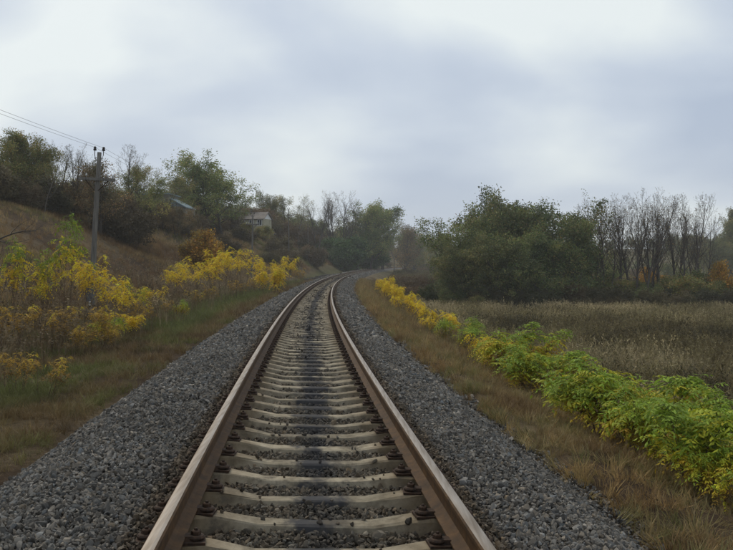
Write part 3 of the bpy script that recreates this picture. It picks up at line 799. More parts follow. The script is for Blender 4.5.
BARE = [(577, 196, 88, 'half'), (590, 199, 84, 'bare'), (604, 203, 82, 'bare'), (618, 194, 86, 'bare'), (634, 201, 92, 'bare'), (650, 191, 82, 'bare'), (662, 192, 86, 'bare'), (640, 197, 80, 'bare'), (675, 199, 90, 'bare'), (688, 194, 82, 'bare'), (699, 206, 88, 'bare')]
for i, (c, top, d, k) in enumerate(sorted(BARE)):
    plant(KD[k][(i * 3) % len(KD[k])], 'bare_tree', px(c, d), d, pz(top - 3, d), ('thinly leaved tree' if k == 'half' else 'tall leafless forked tree') + ' beyond the field, ' + nearest_word(i) + ' right of the willow clump', 'tree', 'bare trees beyond the field', sxy=.92)
SHR = [(452, 288, 77, 0), (476, 296, 74, 1), (560, 284, 78, 1), (578, 276, 80, 0), (596, 272, 84, 1), (613, 284, 79, 0), (628, 280, 84, 1), (645, 286, 78, 0), (662, 282, 82, 0), (679, 276, 80, 1), (694, 270, 84, 0), (708, 280, 79, 1), (738, 282, 80, 0)]
for i, (c, top, d, q) in enumerate(SHR):
    plant(KD['thorn'][q], 'thorn_shrub', px(c, d), d, pz(top, d), ('dark green' if q == 0 else 'brown') + ' shrub under the trees beyond the field, ' + nearest_word(i) + ' from the left', 'shrub', 'shrubs under the far trees', sxy=1.25)
plant(KD['orange'][0], 'orange_bush', px(722, 81), 81, pz(262, 81), 'orange-leaved bush at the right end of the far tree row', 'bush', sxy=.8)
plant(KD['orange'][0], 'orange_bush', px(655, 100), 100, pz(268, 100), 'yellow-orange bush seen between the bare tree trunks', 'bush', sxy=1.2)
plant(KD['lime'][0], 'leafy_tree', px(618, 118), 118, pz(249, 118), 'rounded yellow-green tree seen behind the bare trees', 'tree', sxy=1.3)
FH = [(704, 246, 190), (714, 240, 196), (723, 234, 200), (732, 216, 205), (744, 208, 200), (757, 214, 208)]
for i, (c, top, d) in enumerate(FH):
    plant(KD['willow' if i % 2 else 'olive'][i % 3], 'leafy_tree', px(c, d), d, pz(top, d), 'dark tree on the far right hill, ' + nearest_word(i) + ' from the left', 'tree', 'trees on the far right hill')

# ---- other bushes on the left bank
for c, top, d, lab in ((247, 223, 139, 'dark shrub hiding the lower wall of the small cottage'), (263, 226, 140, 'dark shrub at the right corner of the small cottage')):
    plant(KD['thorn'][1], 'thorn_shrub', px(c, d), d, pz(top, d), lab, 'shrub', sxy=1.3)
for i, (c, top, d) in enumerate([(150, 199, 92), (163, 202, 90), (176, 206, 90), (189, 205, 94)]):
    plant(KD['brown'][i % 2], 'leafy_tree', px(c, d), d, pz(top, d), 'low brown tree in front of the barn, ' + nearest_word(i) + ' from the left', 'tree', 'low trees before the barn')
plant(KD['greenbush'][0], 'green_bush', px(345, 190), 190, pz(238, 190), 'rounded green bush on the bank where the track bends', 'bush', sxy=1.5)
plant(KD['orange'][0], 'orange_bush', px(201, 72), 72, pz(231, 72), 'reddish orange bush halfway up the left hillside', 'bush', sxy=1.1)
plant(KD['greenbush'][0], 'green_bush', px(362, 215), 215, pz(243, 215), 'small green bush right of the rounded one at the bend', 'bush', sxy=1.2)

# ------------------------------------------------------------------ pinnate-leaved saplings
YEL = np.array([.80, .53, .02]); YG = np.array([.52, .45, .025]); LG = np.array([.19, .27, .028]); OC = np.array([.46, .28, .03]); BR = np.array([.16, .1, .035])
def colf(mode, zt):
    def f(rng, P):
        n = len(P); h = np.clip(P[:, 2] / zt, 0, 1.1) + rng.normal(0, .12, n) + .35 * (vnoise(P[:, 0] * 2.2 + 9, P[:, 1] * 2.2 + P[:, 2] * 1.7) - .5)
        if mode == 'yellow': st = [(0, BR), (.35, OC), (.6, YEL), (.95, YEL), (1.1, YG)]
        elif mode == 'mixed': st = [(0, BR), (.35, OC), (.5, YEL), (.72, YG), (.84, LG)]
        elif mode == 'ochre': st = [(0, BR * .8), (.45, BR * 1.2), (.7, OC * .7), (.95, OC), (1.1, YG * .9)]
        elif mode == 'green': st = [(0, BR), (.3, BR * 1.3), (.45, OC), (.6, YG), (.85, LG * 1.2), (1.05, LG)]
        else: st = [(0, BR * .7), (.3, BR), (.45, OC), (.62, YG), (.85, LG * 1.35), (1.0, LG)]
        xs = [a for a, b in st]
        c = np.stack([np.interp(h, xs, [b[j] for a, b in st]) for j in range(3)], 1)
        return np.clip(c * rng.lognormal(0, .17, (n, 1)), .01, .8)
    return f
def sap_kind(seed, H, mode, per, size, sigma, keep_low, **kw):
    rng = np.random.default_rng(seed); k = Plant()
    segs, lp = grow(rng, H, **kw)
    V, F = tubes(segs); k.wood = mk_mesh('stems', V, [F], [M_STEM], smooth=True)
    zt = V[:, 2].max()
    tp = grow.tips; prob = np.clip((tp[:, 2] / zt - keep_low) / .25, .06, 1) * np.where(tp[:, 3] > 1, .75, 1); tp = tp[rng.random(len(tp)) < prob]
    A, B = tp[tp[:, 3] <= 1][:, :3], tp[tp[:, 3] > 1][:, :3]
    V, F, C = sprays(rng, A, per + 3, size, sigma, colf(mode, zt)); V2, F2, C2 = sprays(rng, B, per, size * .8, sigma, colf(mode, zt), 3)
    F2 = F2 + len(V); V = np.concatenate([V, V2]); F = np.concatenate([F, F2]); C = np.concatenate([C, C2])
    k.crown = mk_mesh('foliage', V, [F], [M_LEAF], col=C); k.top = np.percentile(V[:, 2], 99.5)
    return k
SP = dict(n=(7, 3), lenf=(.33, .5), ang=(42, 45), up=(.05, .16, .1), wob=.1, leaf_from=1)
SAP = {
    'tall_yellow': [sap_kind(400 + i, 3.2, 'yellow', 3, .29, .05, .45, stems=4, r0=.018, start=.5, lean=.16, base=.2, **SP) for i in range(3)],
    'tall_mixed': [sap_kind(410 + i, 3.4, 'mixed', 3, .32, .05, .36, stems=3, r0=.018, start=.4, lean=.1, base=.15, **SP) for i in range(3)],
    'sparse': [sap_kind(450 + i, 2.2, 'ochre', 1, .26, .04, .25, stems=6, r0=.012, start=.25, lean=.3, base=.3, **SP) for i in range(3)],
    'low_green': [sap_kind(420 + i, 1.6, 'green', 5, .27, .04, .15, stems=6, r0=.012, start=.4, lean=.2, base=.34, **SP) for i in range(3)],
    'low_mixed': [sap_kind(430 + i, 1.6, 'greenyellow', 4, .27, .04, .15, stems=6, r0=.012, start=.4, lean=.22, base=.34, **SP) for i in range(3)],
    'low_yellow': [sap_kind(440 + i, 1.5, 'yellow', 3, .26, .03, .18, stems=7, r0=.011, start=.35, lean=.26, base=.3, **SP) for i in range(3)],
}
# left of the track: (column, top row, distance, kind, label)
LEFT = [(16, 238, 23, 'tall_mixed', 'green-topped yellow sapling at the left picture edge'),
        (38, 249, 22, 'tall_mixed', 'shorter green and yellow sapling between the two tall ones'),
        (66, 216, 22.5, 'tall_mixed', 'tallest sapling, green on top and yellow below, left of the pole'),
        (90, 256, 23.5, 'tall_yellow', 'bright yellow sapling hiding the foot of the near pole'),
        (112, 276, 23, 'tall_yellow', 'yellow sapling just right of the near pole'),
        (133, 285, 28, 'tall_mixed', 'thin green and yellow sapling two steps right of the near pole'),
        (152, 286, 33, 'tall_yellow', 'dull yellow sapling midway between near pole and yellow thicket'),
        (172, 266, 40, 'tall_yellow', 'yellow sapling at the near end of the yellow thicket'),
        (190, 262, 43, 'tall_yellow', 'second yellow sapling of the thicket beside the track'),
        (206, 257, 46, 'tall_yellow', 'third yellow sapling of the thicket, below the orange bush'),
        (224, 247, 48, 'tall_yellow', 'tallest yellow sapling of the thicket, left of the second pole'),
        (241, 249, 52, 'tall_yellow', 'yellow sapling touching the second pole on its left'),
        (262, 258, 62, 'tall_yellow', 'yellow sapling right of the second pole'),
        (275, 260, 67, 'tall_yellow', 'yellow sapling second from the far end of the left row'),
        (287, 256, 72, 'tall_yellow', 'yellow sapling at the far end of the left row'),
        (14, 352, 12.9, 'sparse', 'low yellow-brown bush beside the verge at the left picture edge'),
        (44, 358, 12.5, 'sparse', 'low thin yellowish bush in the brown weeds near the left edge'),
        (78, 326, 19, 'sparse', 'low yellow bush below the tallest sapling'),
        (104, 318, 22, 'low_mixed', 'low yellow-green bush in front of the near pole'),
        (122, 312, 25, 'low_yellow', 'low yellow bush right of the near pole foot'),
        (185, 300, 33, 'low_green', 'low green bush on the verge below the yellow thicket'),
        (270, 268, 56, 'low_yellow', 'low golden bush near the track by the far saplings')]
for c, top, d, k, lab in LEFT:
    i = cnt.get(k, 0); cnt[k] = i + 1
    plant(SAP[k][i % len(SAP[k])], 'sapling' if k[:4] == 'tall' else 'low_bush', px(c, d), d, pz(top, d), lab, 'sapling' if k[:4] == 'tall' else 'bush', 'yellow saplings left of the track', parts=('stems', 'foliage'), sxy=1.15 if top > 300 else (.75 if c < 70 else (.95 if d < 30 else 1.0)))
THIN = [(8, 306, 19), (52, 306, 20), (100, 306, 20), (122, 300, 26), (146, 302, 29), (168, 300, 33), (188, 290, 40), (212, 286, 45), (236, 280, 52), (258, 277, 60), (112, 324, 19.5), (298, 268, 80)]
for i, (c, top, d) in enumerate(sorted(THIN)):
    plant(SAP['sparse'][i % 3], 'thin_bush', px(c, d), d, pz(top, d), 'thin half-bare ochre bush in the weeds left of the track, ' + nearest_word(i) + ' from left', 'bush', 'thin bushes in the left weeds', parts=('stems', 'foliage'), sxy=1.1)
# right of the track, along the embankment edge
RIGHT = [(737, 404, 8.0, 'low_mixed'), (712, 424, 8.6, 'low_mixed'), (728, 452, 7.6, 'low_mixed'), (690, 405, 9.4, 'low_mixed'), (662, 388, 9.9, 'low_green'), (636, 364, 10.6, 'low_green'), (668, 430, 9.1, 'low_mixed'), (612, 372, 11.4, 'low_green'),
         (588, 384, 12.9, 'low_mixed'), (570, 380, 13.9, 'low_green'), (552, 346, 15.4, 'low_green'), (540, 356, 16.2, 'low_mixed'), (524, 325, 17.4, 'low_green'), (514, 345, 18.4, 'low_mixed'), (504, 340, 19.4, 'low_mixed'), (485, 335, 22.0, 'low_yellow'), (472, 328, 24.5, 'low_mixed'),
         (456, 318, 28, 'low_green'), (442, 313, 32, 'low_yellow'), (428, 308, 36, 'low_yellow'), (417, 300, 41, 'low_yellow'), (406, 293, 47, 'low_yellow'), (397, 287, 53, 'low_yellow'), (391, 282, 60, 'low_yellow'), (386, 277, 70, 'low_yellow')]
for i, (c, top, d, k) in enumerate(RIGHT):
    j = cnt.get(k, 0); cnt[k] = j + 1
    kd = SAP[k][j % len(SAP[k])]
    x = px(c, d)
    lab = {'low_green': 'bright green leafy bush', 'low_mixed': 'green and yellow leafy bush', 'low_yellow': 'yellow leafy bush'}[k] + ' on the right embankment, ' + nearest_word(i) + ' counted from the camera'
    plant(kd, 'embankment_bush', x, d, pz(top, d), lab, 'bush', 'bushes along the right embankment', parts=('stems', 'foliage'), sxy=random.uniform(1.1, 1.35) if d < 34 else .8, sink=.05)

# ------------------------------------------------------------------ telegraph poles and wires
def build_pole(x, y, H, lean, label, detail=True):
    z = float(ground_z(x, y)) - .15
    o = empty('telegraph_pole', (x, y, z), (0, lean, -float(np.interp(y, TY, TH)) + random.uniform(-.05, .05)))
    tag(o, label, 'pole', 'telegraph poles beside the track')
    n = 9; hs = np.linspace(0, H, n)
    obj('shaft', MB().tube([(.012 * math.sin(h * 1.3), .01 * math.cos(h * 1.7), h) for h in hs], list(np.linspace(.112, .075, n)), 10).mesh('shaft', M_WOODPOLE, True), o)
    if detail:
        st = MB(); st.box((.0, -.2, .95), (.24, .2, 1.9), taper=.94); sb = obj('stub_post', st.mesh('stub_post', M_STUB), o)
        for hh in (.75, 1.6):
            obj('wire_binding', MB().lathe((0, -.08, hh), [(.24, 0), (.245, .015), (.245, .05), (.24, .065)], 12).mesh('wire_binding', M_RUST), sb)
        obj('number_plate', MB().box((.02, -.309, .86), (.07, .012, .2)).mesh('number_plate', M_PLATE), sb)
    za = H - 1.0
    arm = obj('crossarm', MB().box((0, -.13, za), (1.32, .09, .1)).mesh('crossarm', M_WOODPOLE), o)
    for sd in (-1, 1):
        obj('brace', MB().tube([(sd * .42, -.13, za - .03), (sd * .06, -.12, za - .42)], .018, 6).mesh('brace', M_RUST), o)
        hook = obj('hook', MB().tube([(sd * .06, 0, H - .22), (sd * .13, 0, H - .2), (sd * .155, 0, H - .1), (sd * .155, 0, H + .1)], .014, 6).mesh('hook', M_RUST), o)
        obj('insulator', MB().lathe((sd * .155, 0, H + .06), [(.05, 0), (.062, .01), (.058, .05), (.04, .075), (.05, .09), (.046, .13), (.02, .15)], 10).mesh('insulator', M_DARKGLASS, True), o)
    for q in (-.58, -.38, .38, .58):
        obj('pin_insulator', MB().lathe((q, -.13, za + .05), [(.012, 0), (.012, .05), (.035, .05), (.038, .09), (.026, .11), (.03, .12), (.024, .145), (.01, .15)], 8).mesh('pin_insulator', M_GLAZE, True), o)
    bpy.context.view_layer.update()
    return [tuple(o.matrix_world @ __import__('mathutils').Vector((sd * .155, 0, H + .17))) for sd in (-1, 1)]
POLES = [(90, 29.5, 148, .052, 'weathered wooden telegraph pole with crossarm, tallest and closest, among yellow saplings'),
         (252, 80, 213, .01, 'thin wooden telegraph pole with crossarm standing below the small house'),
         (289, 128, 208, -.01, 'distant telegraph pole on the bank right of the small house'),
         (308, 176, 211, 0.0, 'distant telegraph pole beside the white post on the bank'),
         (362, 238, 228, .02, 'farthest telegraph pole above the bend of the track')]
tops = [[(-9.36, -20.5, 5.75), (-9.05, -20.5, 5.75)]]
for i, (c, d, top, lean, lab) in enumerate(POLES):
    x = px(c, d); H = pz(top, d) - float(ground_z(x, d)) + .0
    tops.append(build_pole(x, d, H, lean, lab, i < 2))
for i in range(len(tops) - 1):
    for k in (0, 1):
        a, b = np.array(tops[i][k]), np.array(tops[i + 1][k])
        sg = .55 * (np.linalg.norm(a - b) / 50) ** 2
        pts = [a + (b - a) * u - np.array([0, 0, 4 * sg * u * (1 - u)]) for u in np.linspace(0, 1, 25)]
        tag(obj('overhead_wire', MB().tube(pts, .0045, 5).mesh('overhead_wire', M_WIRE, True)),
            'thin ' + ('left', 'right')[k] + '-hand overhead wire ' + ('from the near pole out over the left picture edge', 'between the near pole and the second pole', 'between the second and third poles', 'between the third and fourth poles', 'between the fourth and farthest poles')[i], 'wire', 'overhead wires')

# ------------------------------------------------------------------ houses on the hill
def rot2(x, y, a): return x * math.cos(a) - y * math.sin(a), x * math.sin(a) + y * math.cos(a)
def small_house():
    d = 148; x = px(255, d); z = float(ground_z(x, d)) + .05
    o = empty('cottage', (x, d, z), (0, 0, math.radians(-18)))
    tag(o, 'small pale yellow cottage with grey roof and white gable on the hill', 'house')
    w, dp, h, r = 5.0, 3.6, 2.05, 1.2
    obj('wall', MB().box((0, 0, h / 2 - .75), (w, dp, h + 1.5)).mesh('wall', M_HOUSEWALL), o)
    for sd in (-1, 1):
        obj('gable', MB().prism([(sd * (w / 2 - .1), -dp / 2, h + .002), (sd * (w / 2 - .1), dp / 2, h + .002), (sd * (w / 2 - .1), 0, h + r - .03)], (sd * .11, 0, 0)).mesh('gable', M_GABLE), o)
        a = math.atan2(r, dp / 2)
        rf = obj('roof', MB().box((0, sd * (dp / 4 + .1), h + r / 2 + .0), (w + .6, math.hypot(dp / 2, r) + .35, .09), rx=-sd * a).mesh('roof', M_ROOF), o)
    obj('chimney', MB().box((-.9, .3, h + r + .25), (.45, .45, .9)).mesh('chimney', M_STUB), rf)
    for q in (-1.6, 0.2, 1.8):
        wd = obj('window', MB().box((q, -dp / 2 - .012, 1.35), (.95, .05, 1.05)).mesh('window', M_GABLE), o)
        for u in (-.22, .22): obj('pane', MB().box((q + u, -dp / 2 - .04, 1.35), (.38, .02, .9)).mesh('pane', M_PANE), wd)
small_house()
def barn():
    d = 98; x = px(164, d); z = float(ground_z(x, d)) - .3; H = pz(196, d) - z
    o = empty('barn', (x, d, z), (0, 0, math.radians(-6)))
    tag(o, 'grey barn with pale blue-grey annex roof half hidden in the hill trees', 'barn')
    obj('wall', MB().box((-.5, 0, H / 2), (3.6, 4, H)).mesh('wall', M_BARNWALL), o)
    obj('roof', MB().box((-.5, 0, H + .07), (3.9, 4.4, .12)).mesh('roof', M_BLUEROOF), o)
    obj('corner_post', MB().box((1.36, -2.06, H / 2), (.1, .12, H)).mesh('corner_post', M_BARNWALL), o)
    obj('annex_wall', MB().box((2.3, .2, (H - 1.4) / 2), (1.9, 3.4, H - 1.4)).mesh('annex_wall', M_BARNWALL), o)
    obj('annex_roof', MB().prism([(1.34, -1.9, H - .35), (3.4, -1.9, H - 1.5), (3.4, -1.9, H - 1.62), (1.34, -1.9, H - .47)], (0, 3.8, 0)).mesh('annex_roof', M_BLUEROOF), o)
    obj('annex_front', MB().prism([(1.4, -1.6, H - 1.4), (3.2, -1.6, H - 1.5), (1.4, -1.6, H - .5)], (0, .1, 0)).mesh('annex_front', M_BLUEROOF), o)
barn()
def shed():
    d = 147; x = px(268, d); z = float(ground_z(x, d)) - .15
    o = empty('shed', (x, d, z), (0, 0, .1)); tag(o, 'low dark bluish shed right below the small cottage', 'shed')
    obj('wall', MB().box((0, 0, .5), (2.6, 1.6, 1.0)).mesh('wall', M_SHED), o)
    obj('roof', MB().box((0, 0, 1.04), (2.9, 1.9, .08), rx=.08).mesh('roof', M_ROOF), o)
shed()
d_ = 172; xw = px(306, d_)
tag(obj('white_post', MB().box((xw, d_, float(ground_z(xw, d_)) + 1.1), (.25, .25, 2.4)).mesh('white_post', M_GABLE)), 'short white post on the bank beside a distant pole', 'post')

# old dark timbers lying beside the track ahead of the bend
for i in range(5):
    s_ = 102 + i * 9.0; x, y, z = [float(q) for q in st2xy(s_, -4.1 - .05 * i)]
    th = float(track(s_)[3])
    tag(obj('old_timber', MB().box((0, 0, .17), (.5, 8.4, .42), taper=.9).mesh('old_timber', M_TIMBER), None, (x, y, float(ground_z(x, y))), (0, 0, -th)), 'dark tarred timber lying along the left side of the track, ' + nearest_word(i) + ' towards the bend', 'timber', 'dark timbers beside the track')

# leaning dead branch at the left edge of the hillside
rngb = np.random.default_rng(77)
sg, _ = grow(rngb, 5.0, stems=1, r0=.06, n=(6, 3, 2), ang=(35, 40, 40), up=(0, .05, .05), start=.3, wob=.1)
Vb, Fb = tubes(sg)
xb, yb = px(-22, 36), 36.0
tag(obj('dead_branch', mk_mesh('dead_branch', Vb, [Fb], [M_BARK], smooth=True), None, (xb, yb, float(ground_z(xb, yb))), (.2, math.radians(52), .2)), 'leaning leafless dead branch on the slope at the left edge', 'branch')

# ------------------------------------------------------------------ grass, weeds, undergrowth
def tuft(seed, nb, h, spread, w, bend, mat=M_GRASS, seedhead=False):
    r = np.random.default_rng(seed)
    V, Q, T3 = [], [], []
    for _ in range(nb):
        a = r.uniform(0, 6.28); rr = spread * math.sqrt(r.random()); b = np.array([rr * math.cos(a), rr * math.sin(a), -.02])
        az = a + r.normal(0, .8); L = h * r.uniform(.45, 1.1); bd = bend * r.uniform(.3, 1.3)
        out = np.array([math.cos(az), math.sin(az), 0]); sd = np.array([-math.sin(az), math.cos(az), 0]); ww = w * r.uniform(.6, 1.3)
        p1 = b + np.array([0, 0, L * .5]) + out * L * bd * .25; p2 = b + np.array([0, 0, L * (1 - .25 * bd)]) + out * L * bd
        k = len(V); V += [b - sd * ww, b + sd * ww, p1 - sd * ww * .8, p1 + sd * ww * .8, p2]
        Q.append((k, k + 1, k + 3, k + 2)); T3.append((k + 2, k + 3, k + 4))
        if seedhead:
            k = len(V); q = p2
            for f in range(3):
                dv = nrm(r.normal(size=3) + np.array([0, 0, .8])) * L * .11; sv = nrm(np.cross(dv, r.normal(size=3))) * L * .02
                m = len(V); V += [q - sv, q + sv, q + dv]; T3.append((m, m + 1, m + 2)); q = q - np.array([0, 0, L * .05])
    return mk_mesh('tuft_shape', np.array(V), [np.array(Q), np.array(T3)], [mat])
SHORT = [tuft(500 + i, 16, .26, .07, .0032, .55) for i in range(5)]
LONG = [tuft(510 + i, 18, .8, .16, .005, .35, seedhead=True) for i in range(5)]
MID = [tuft(520 + i, 20, .42, .16, .006, .5) for i in range(4)]
WEED = [tuft(530 + i, 7, 1.1, .14, .006, .3, seedhead=True) for i in range(4)]

def scat_pts(x0, x1, y0, y1, dens, fn):
    n = int((x1 - x0) * (y1 - y0) * dens); x = RNG.uniform(x0, x1, n); y = RNG.uniform(y0, y1, n)
    k = (np.abs(x) < .50 * y + 3.5); x, y = x[k], y[k]
    s, t = xy2st(x, y); pr = fn(x, y, s, t); k = RNG.random(len(x)) < pr
    return x[k], y[k], t[k]
def tinted(x, y, stops, sc=.5, jit=.22, off=0.0):
    n = np.clip((fbm(x * sc + off, y * sc + off) - .5) * 2.6 + .5 + RNG.normal(0, .12, len(x)), 0, 1)
    xs = np.linspace(0, 1, len(stops)); c = np.stack([np.interp(n, xs, [q[j] for q in stops]) for j in range(3)], 1)
    return np.clip(c * RNG.lognormal(0, jit, (len(x), 1)), .006, .7)
def rots(n, tilt=.15): return np.stack([RNG.normal(0, tilt, n), RNG.normal(0, tilt, n), RNG.uniform(0, 6.28, n)], 1)
def strew(name, src, zones, stops, label, cat, smin, smax, sc=.5, tilt=.15, colfix=None, sink=.02):
    X, Y, T, S = [], [], [], []
    for (x0, x1, y0, y1, dens, fn, k) in zones:
        x, y, t = scat_pts(x0, x1, y0, y1, dens, fn); X.append(x); Y.append(y); T.append(t); S.append(RNG.uniform(smin, smax, len(x)) * k)
    x, y, t, sc_ = map(np.concatenate, (X, Y, T, S))
    c = tinted(x, y, stops, sc)
    if colfix is not None: c = colfix(x, y, t, c)
    scatter(name, src, np.stack([x, y, ground_z(x, y) - sink], 1), rots(len(x), tilt), sc_ * 1.0, c, label, cat)
    return len(x)

TAN = (.30, .23, .11); STRAW = (.2, .15, .07); RUS = (.17, .11, .05); DBR = (.09, .065, .034); GRS = (.12, .14, .04); OLG = (.14, .14, .045); GREYT = (.36, .29, .18)
lv = lambda a, b: (lambda x, y, s, t: sstep(a, a + .5, -t) * sstep(b, b - .8, -t) * (.3 + .7 * sstep(.4, .55, fbm(x * 1.3 + 8, y * 1.3))))
def greenpatch(x, y, t, c):
    n = fbm(x * .28 + 3, y * .28); g = sstep(.36, .5, n) * sstep(3.3, 4.3, -t) * sstep(10, 13, y) * .85
    return c * (1 - g[:, None]) + np.array(GRS) * RNG.lognormal(0, .25, (len(x), 1)) * g[:, None]
strew('verge_grass', SHORT, [(-10, 0, 2.5, 14, 190, lv(2.6, 8), .85), (-16, 0, 14, 30, 80, lv(2.6, 9), 1.15), (-16, 2, 30, 100, 22, lv(2.7, 9), 2.0)], [DBR, RUS, STRAW, OLG], 'short brown and green grass on the verge left of the ballast', 'grass', .4, 1.15, sc=.8, tilt=.28, colfix=greenpatch)
rv = lambda a, b: (lambda x, y, s, t: sstep(a, a + .4, t) * sstep(b, b - 1.0, t) * (.25 + .75 * sstep(.4, .55, fbm(x * 1.3, y * 1.3))))
strew('verge_grass', SHORT, [(1, 8, 2.5, 14, 230, rv(2.15, 6.0), .85), (-1, 8, 14, 30, 90, rv(2.15, 7), 1.1), (-4, 6, 30, 110, 26, rv(2.3, 7), 1.9)], [RUS, (.25, .17, .07), TAN, OLG, (.32, .22, .09), (.24, .15, .06)], 'dry tan grass on the verge right of the ballast', 'grass', .4, 1.2, sc=.9, tilt=.4)
fieldf = lambda x, y, s, t: sstep(5.5, 7.0, t) * (.12 + .88 * sstep(.42, .56, fbm(x * .3, y * .3)))
strew('field_grass', LONG, [(0, 45, 6, 45, 26, fieldf, .95), (0, 56, 45, 100, 17, fieldf, 1.15)], [(.07, .058, .026), (.15, .115, .052), (.18, .155, .07), (.27, .22, .11), (.38, .31, .17)], 'tall dry grey-brown grass covering the low field', 'grass', .4, 1.5, sc=.22, tilt=.25)
hillf = lambda x, y, s, t: sstep(7.5, 9.5, -t) * (.25 + .75 * sstep(.4, .58, fbm(x * .1 + 7, y * .1)))
strew('hillside_grass', MID, [(-60, -6, 12, 70, 14, hillf, 1.1), (-45, 2, 70, 220, 7, hillf, 1.6)], [(.15, .088, .04), (.22, .135, .06), (.25, .17, .075), (.36, .25, .115), OLG], 'dry tussocky grass on the left hillside', 'grass', .6, 1.2, sc=.12)
weedf = lambda x, y, s, t: sstep(4.8, 6.3, -t) * sstep(14, 10, -t)
strew('dead_weeds', WEED, [(-22, -3, 7, 34, 7, weedf, .85), (-22, 0, 34, 95, 3.5, weedf, .9)], [DBR, (.14, .10, .055), (.2, .155, .09), (.26, .2, .12)], 'tall brown dead weeds between verge and hillside', 'weeds', .5, 1.2, tilt=.1)
sl = lambda x, y, s, t: sstep(3.6, 4.6, t) * sstep(8.5, 7, t)
strew('embankment_weeds', WEED, [(1, 10, 5, 30, 14, sl, .7), (-3, 8, 30, 110, 6, sl, .8)], [DBR, RUS, STRAW, (.09, .09, .03)], 'brown weeds among the bushes on the right embankment', 'weeds', .4, 1.0, tilt=.15)

def brush(seed, H, per, leaf, stems=9):
    r = np.random.default_rng(seed); segs, lp = grow(r, H, stems=stems, r0=.02, n=(8, 4), lenf=(.45, .5), ang=(45, 45), start=.15, lean=.45, base=.3, leaf_from=1)
    V0, F0 = tubes(segs, (4, 3, 3, 3, 3)); V, F, C = leaves(r, lp[:, :3], per, leaf, .12, BRN, .2)
    return mk_mesh('brush_shape', np.concatenate([V0, V]), [F0, F + len(V0)], [M_STEM, M_BRUSHLEAF], midx=np.r_[np.zeros(len(F0)), np.ones(len(F))])
BRUSH = [brush(600 + i, 1.7, 2 + i % 2, .12) for i in range(4)]
def crestf(x, y, s, t):
    L = -t; toe = np.interp(s, [0, 60, 110, 160, 230], [8.3, 8, 7.2, 5.2, 4.4]); w = np.interp(s, [0, 60, 130, 200], [18, 17, 13.5, 13])
    u = (L - toe) / w
    band = sstep(.85, 1.1, u)
    sight = (x > -.172 * y) & (x < -.04 * y) & (y < 150)
    patch = sstep(.545, .61, fbm(x * .11 + 2, y * .11)) * sstep(.12, .3, u) * sstep(20, 30, y)
    return np.clip(np.maximum(band, .8 * patch), 0, 1) * sstep(3.6, 2.0, u) * np.where(sight, .06, 1)
strew('hill_undergrowth', BRUSH, [(-75, 0, 24, 120, .9, crestf, 1.15), (-60, 12, 120, 330, .45, crestf, 1.6)], [(.075, .062, .034), (.11, .08, .045), (.095, .085, .042), (.15, .10, .05)], 'brown leafless undergrowth and scrub on the left hill', 'undergrowth', .7, 1.6, sc=.1)
farf = lambda x, y, s, t: sstep(6.0, 9.0, t) * sstep(85, 110, y) * np.where(t < 45, 1, .2)
strew('far_brush', BRUSH, [(-4, 70, 80, 340, .5, farf, 1.3)], [(.09, .065, .035), (.14, .09, .045), (.11, .1, .045)], 'dull brown brush right of the distant bend', 'undergrowth', .5, 1.3, sc=.08)
undf = lambda x, y, s, t: np.where((y > 74) & (x > 7.5), 1, 0) * (.5 + .5 * (fbm(x * .2, y * .2) > .5))
strew('wood_undergrowth', BRUSH, [(7, 50, 74, 100, .7, undf, 1.0)], [(.06, .06, .028), (.1, .075, .035), (.08, .10, .035)], 'dark scrub under the trees beyond the field', 'undergrowth', .6, 1.5, sc=.15)

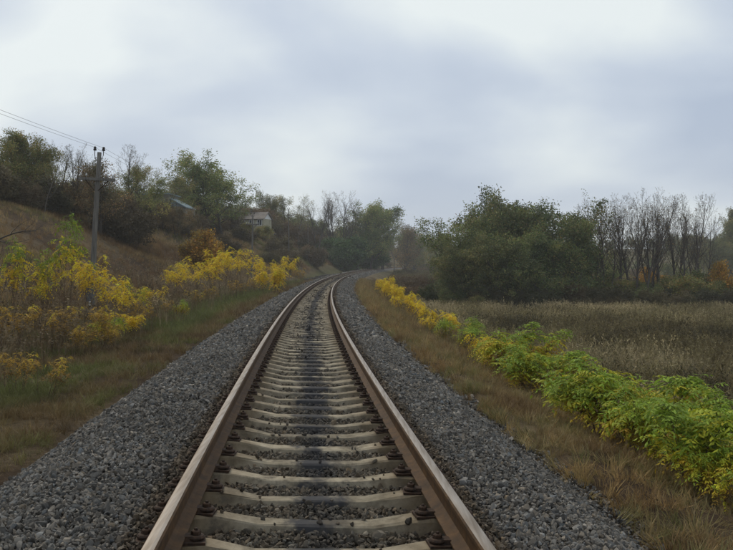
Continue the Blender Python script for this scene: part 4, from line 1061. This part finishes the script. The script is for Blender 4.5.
# wooded masses that read as one: behind the crest row and on the far slopes
MASS = [tree_kind(700 + i, 8.0, (OLV, OLV, DKG, GRN)[i], 3, .24, .28, stems=(2, 3, 2, 1)[i], r0=.11, n=(11, 5, 3), start=.12, lean=.16, lp_keep=.8, joint=True).joint for i in range(4)]
def wood(name, fn, zones, label, smin, smax):
    X, Y = [], []
    for (x0, x1, y0, y1, dens) in zones:
        n = int((x1 - x0) * (y1 - y0) * dens); x = RNG.uniform(x0, x1, n); y = RNG.uniform(y0, y1, n)
        k = np.abs(x) < .52 * y + 8; x, y = x[k], y[k]; s, t = xy2st(x, y); k = RNG.random(len(x)) < fn(x, y, s, t); X.append(x[k]); Y.append(y[k])
    x, y = np.concatenate(X), np.concatenate(Y); n = len(x)
    scatter(name, MASS, np.stack([x, y, ground_z(x, y) - .1], 1), rots(n, .05), RNG.uniform(smin, smax, n), np.full((n, 3), .1), label, 'wood')
    return n
wood('hill_woodland', lambda x, y, s, t: sstep(0, 5, -t - np.interp(s, [145, 175], [27, 15])) * sstep(120, 60, -t) * np.where((x > -.32 * y) & (x < -.1 * y) & (y < 165) & (-t < 38), .25, 1), [(-130, -20, 52, 165, .03), (-120, 30, 165, 260, .034), (-120, 70, 260, 430, .022)], 'mixed brown and green woodland massed behind the hill crest', .6, 1.0)
wood('far_woodland', lambda x, y, s, t: sstep(30, 45, t) * np.where(x > .36 * y, 1, .45), [(35, 260, 175, 420, .010), (20, 160, 340, 520, .008)], 'dark woodland massed on the far right slopes', .5, .8)

# ------------------------------------------------------------------ haze
def build_haze():
    bpy.context.view_layer.update()
    lo = np.array([1e9] * 3); hi = -lo
    for o in COL.objects:
        if o.type == 'MESH' and o.data and len(o.data.vertices):
            for c in o.bound_box:
                w = o.matrix_world @ __import__('mathutils').Vector(c)
                lo = np.minimum(lo, w); hi = np.maximum(hi, w)
    lo -= 2.0; hi += np.array([14.0, 14.0, 14.0])
    m, ns, ls, out = new_mat('haze_air')
    v = nd(ns, 'ShaderNodeVolumePrincipled', Density=0.0005, Anisotropy=0.2); v.inputs['Color'].default_value = (.93, .95, .98, 1)
    ls.new(v.outputs[0], out.inputs['Volume'])
    b = MB().box((lo + hi) / 2, hi - lo)
    tag(obj('haze', b.mesh('haze', m)), 'thin pale autumn haze filling the air', 'haze', kind='stuff')
build_haze()
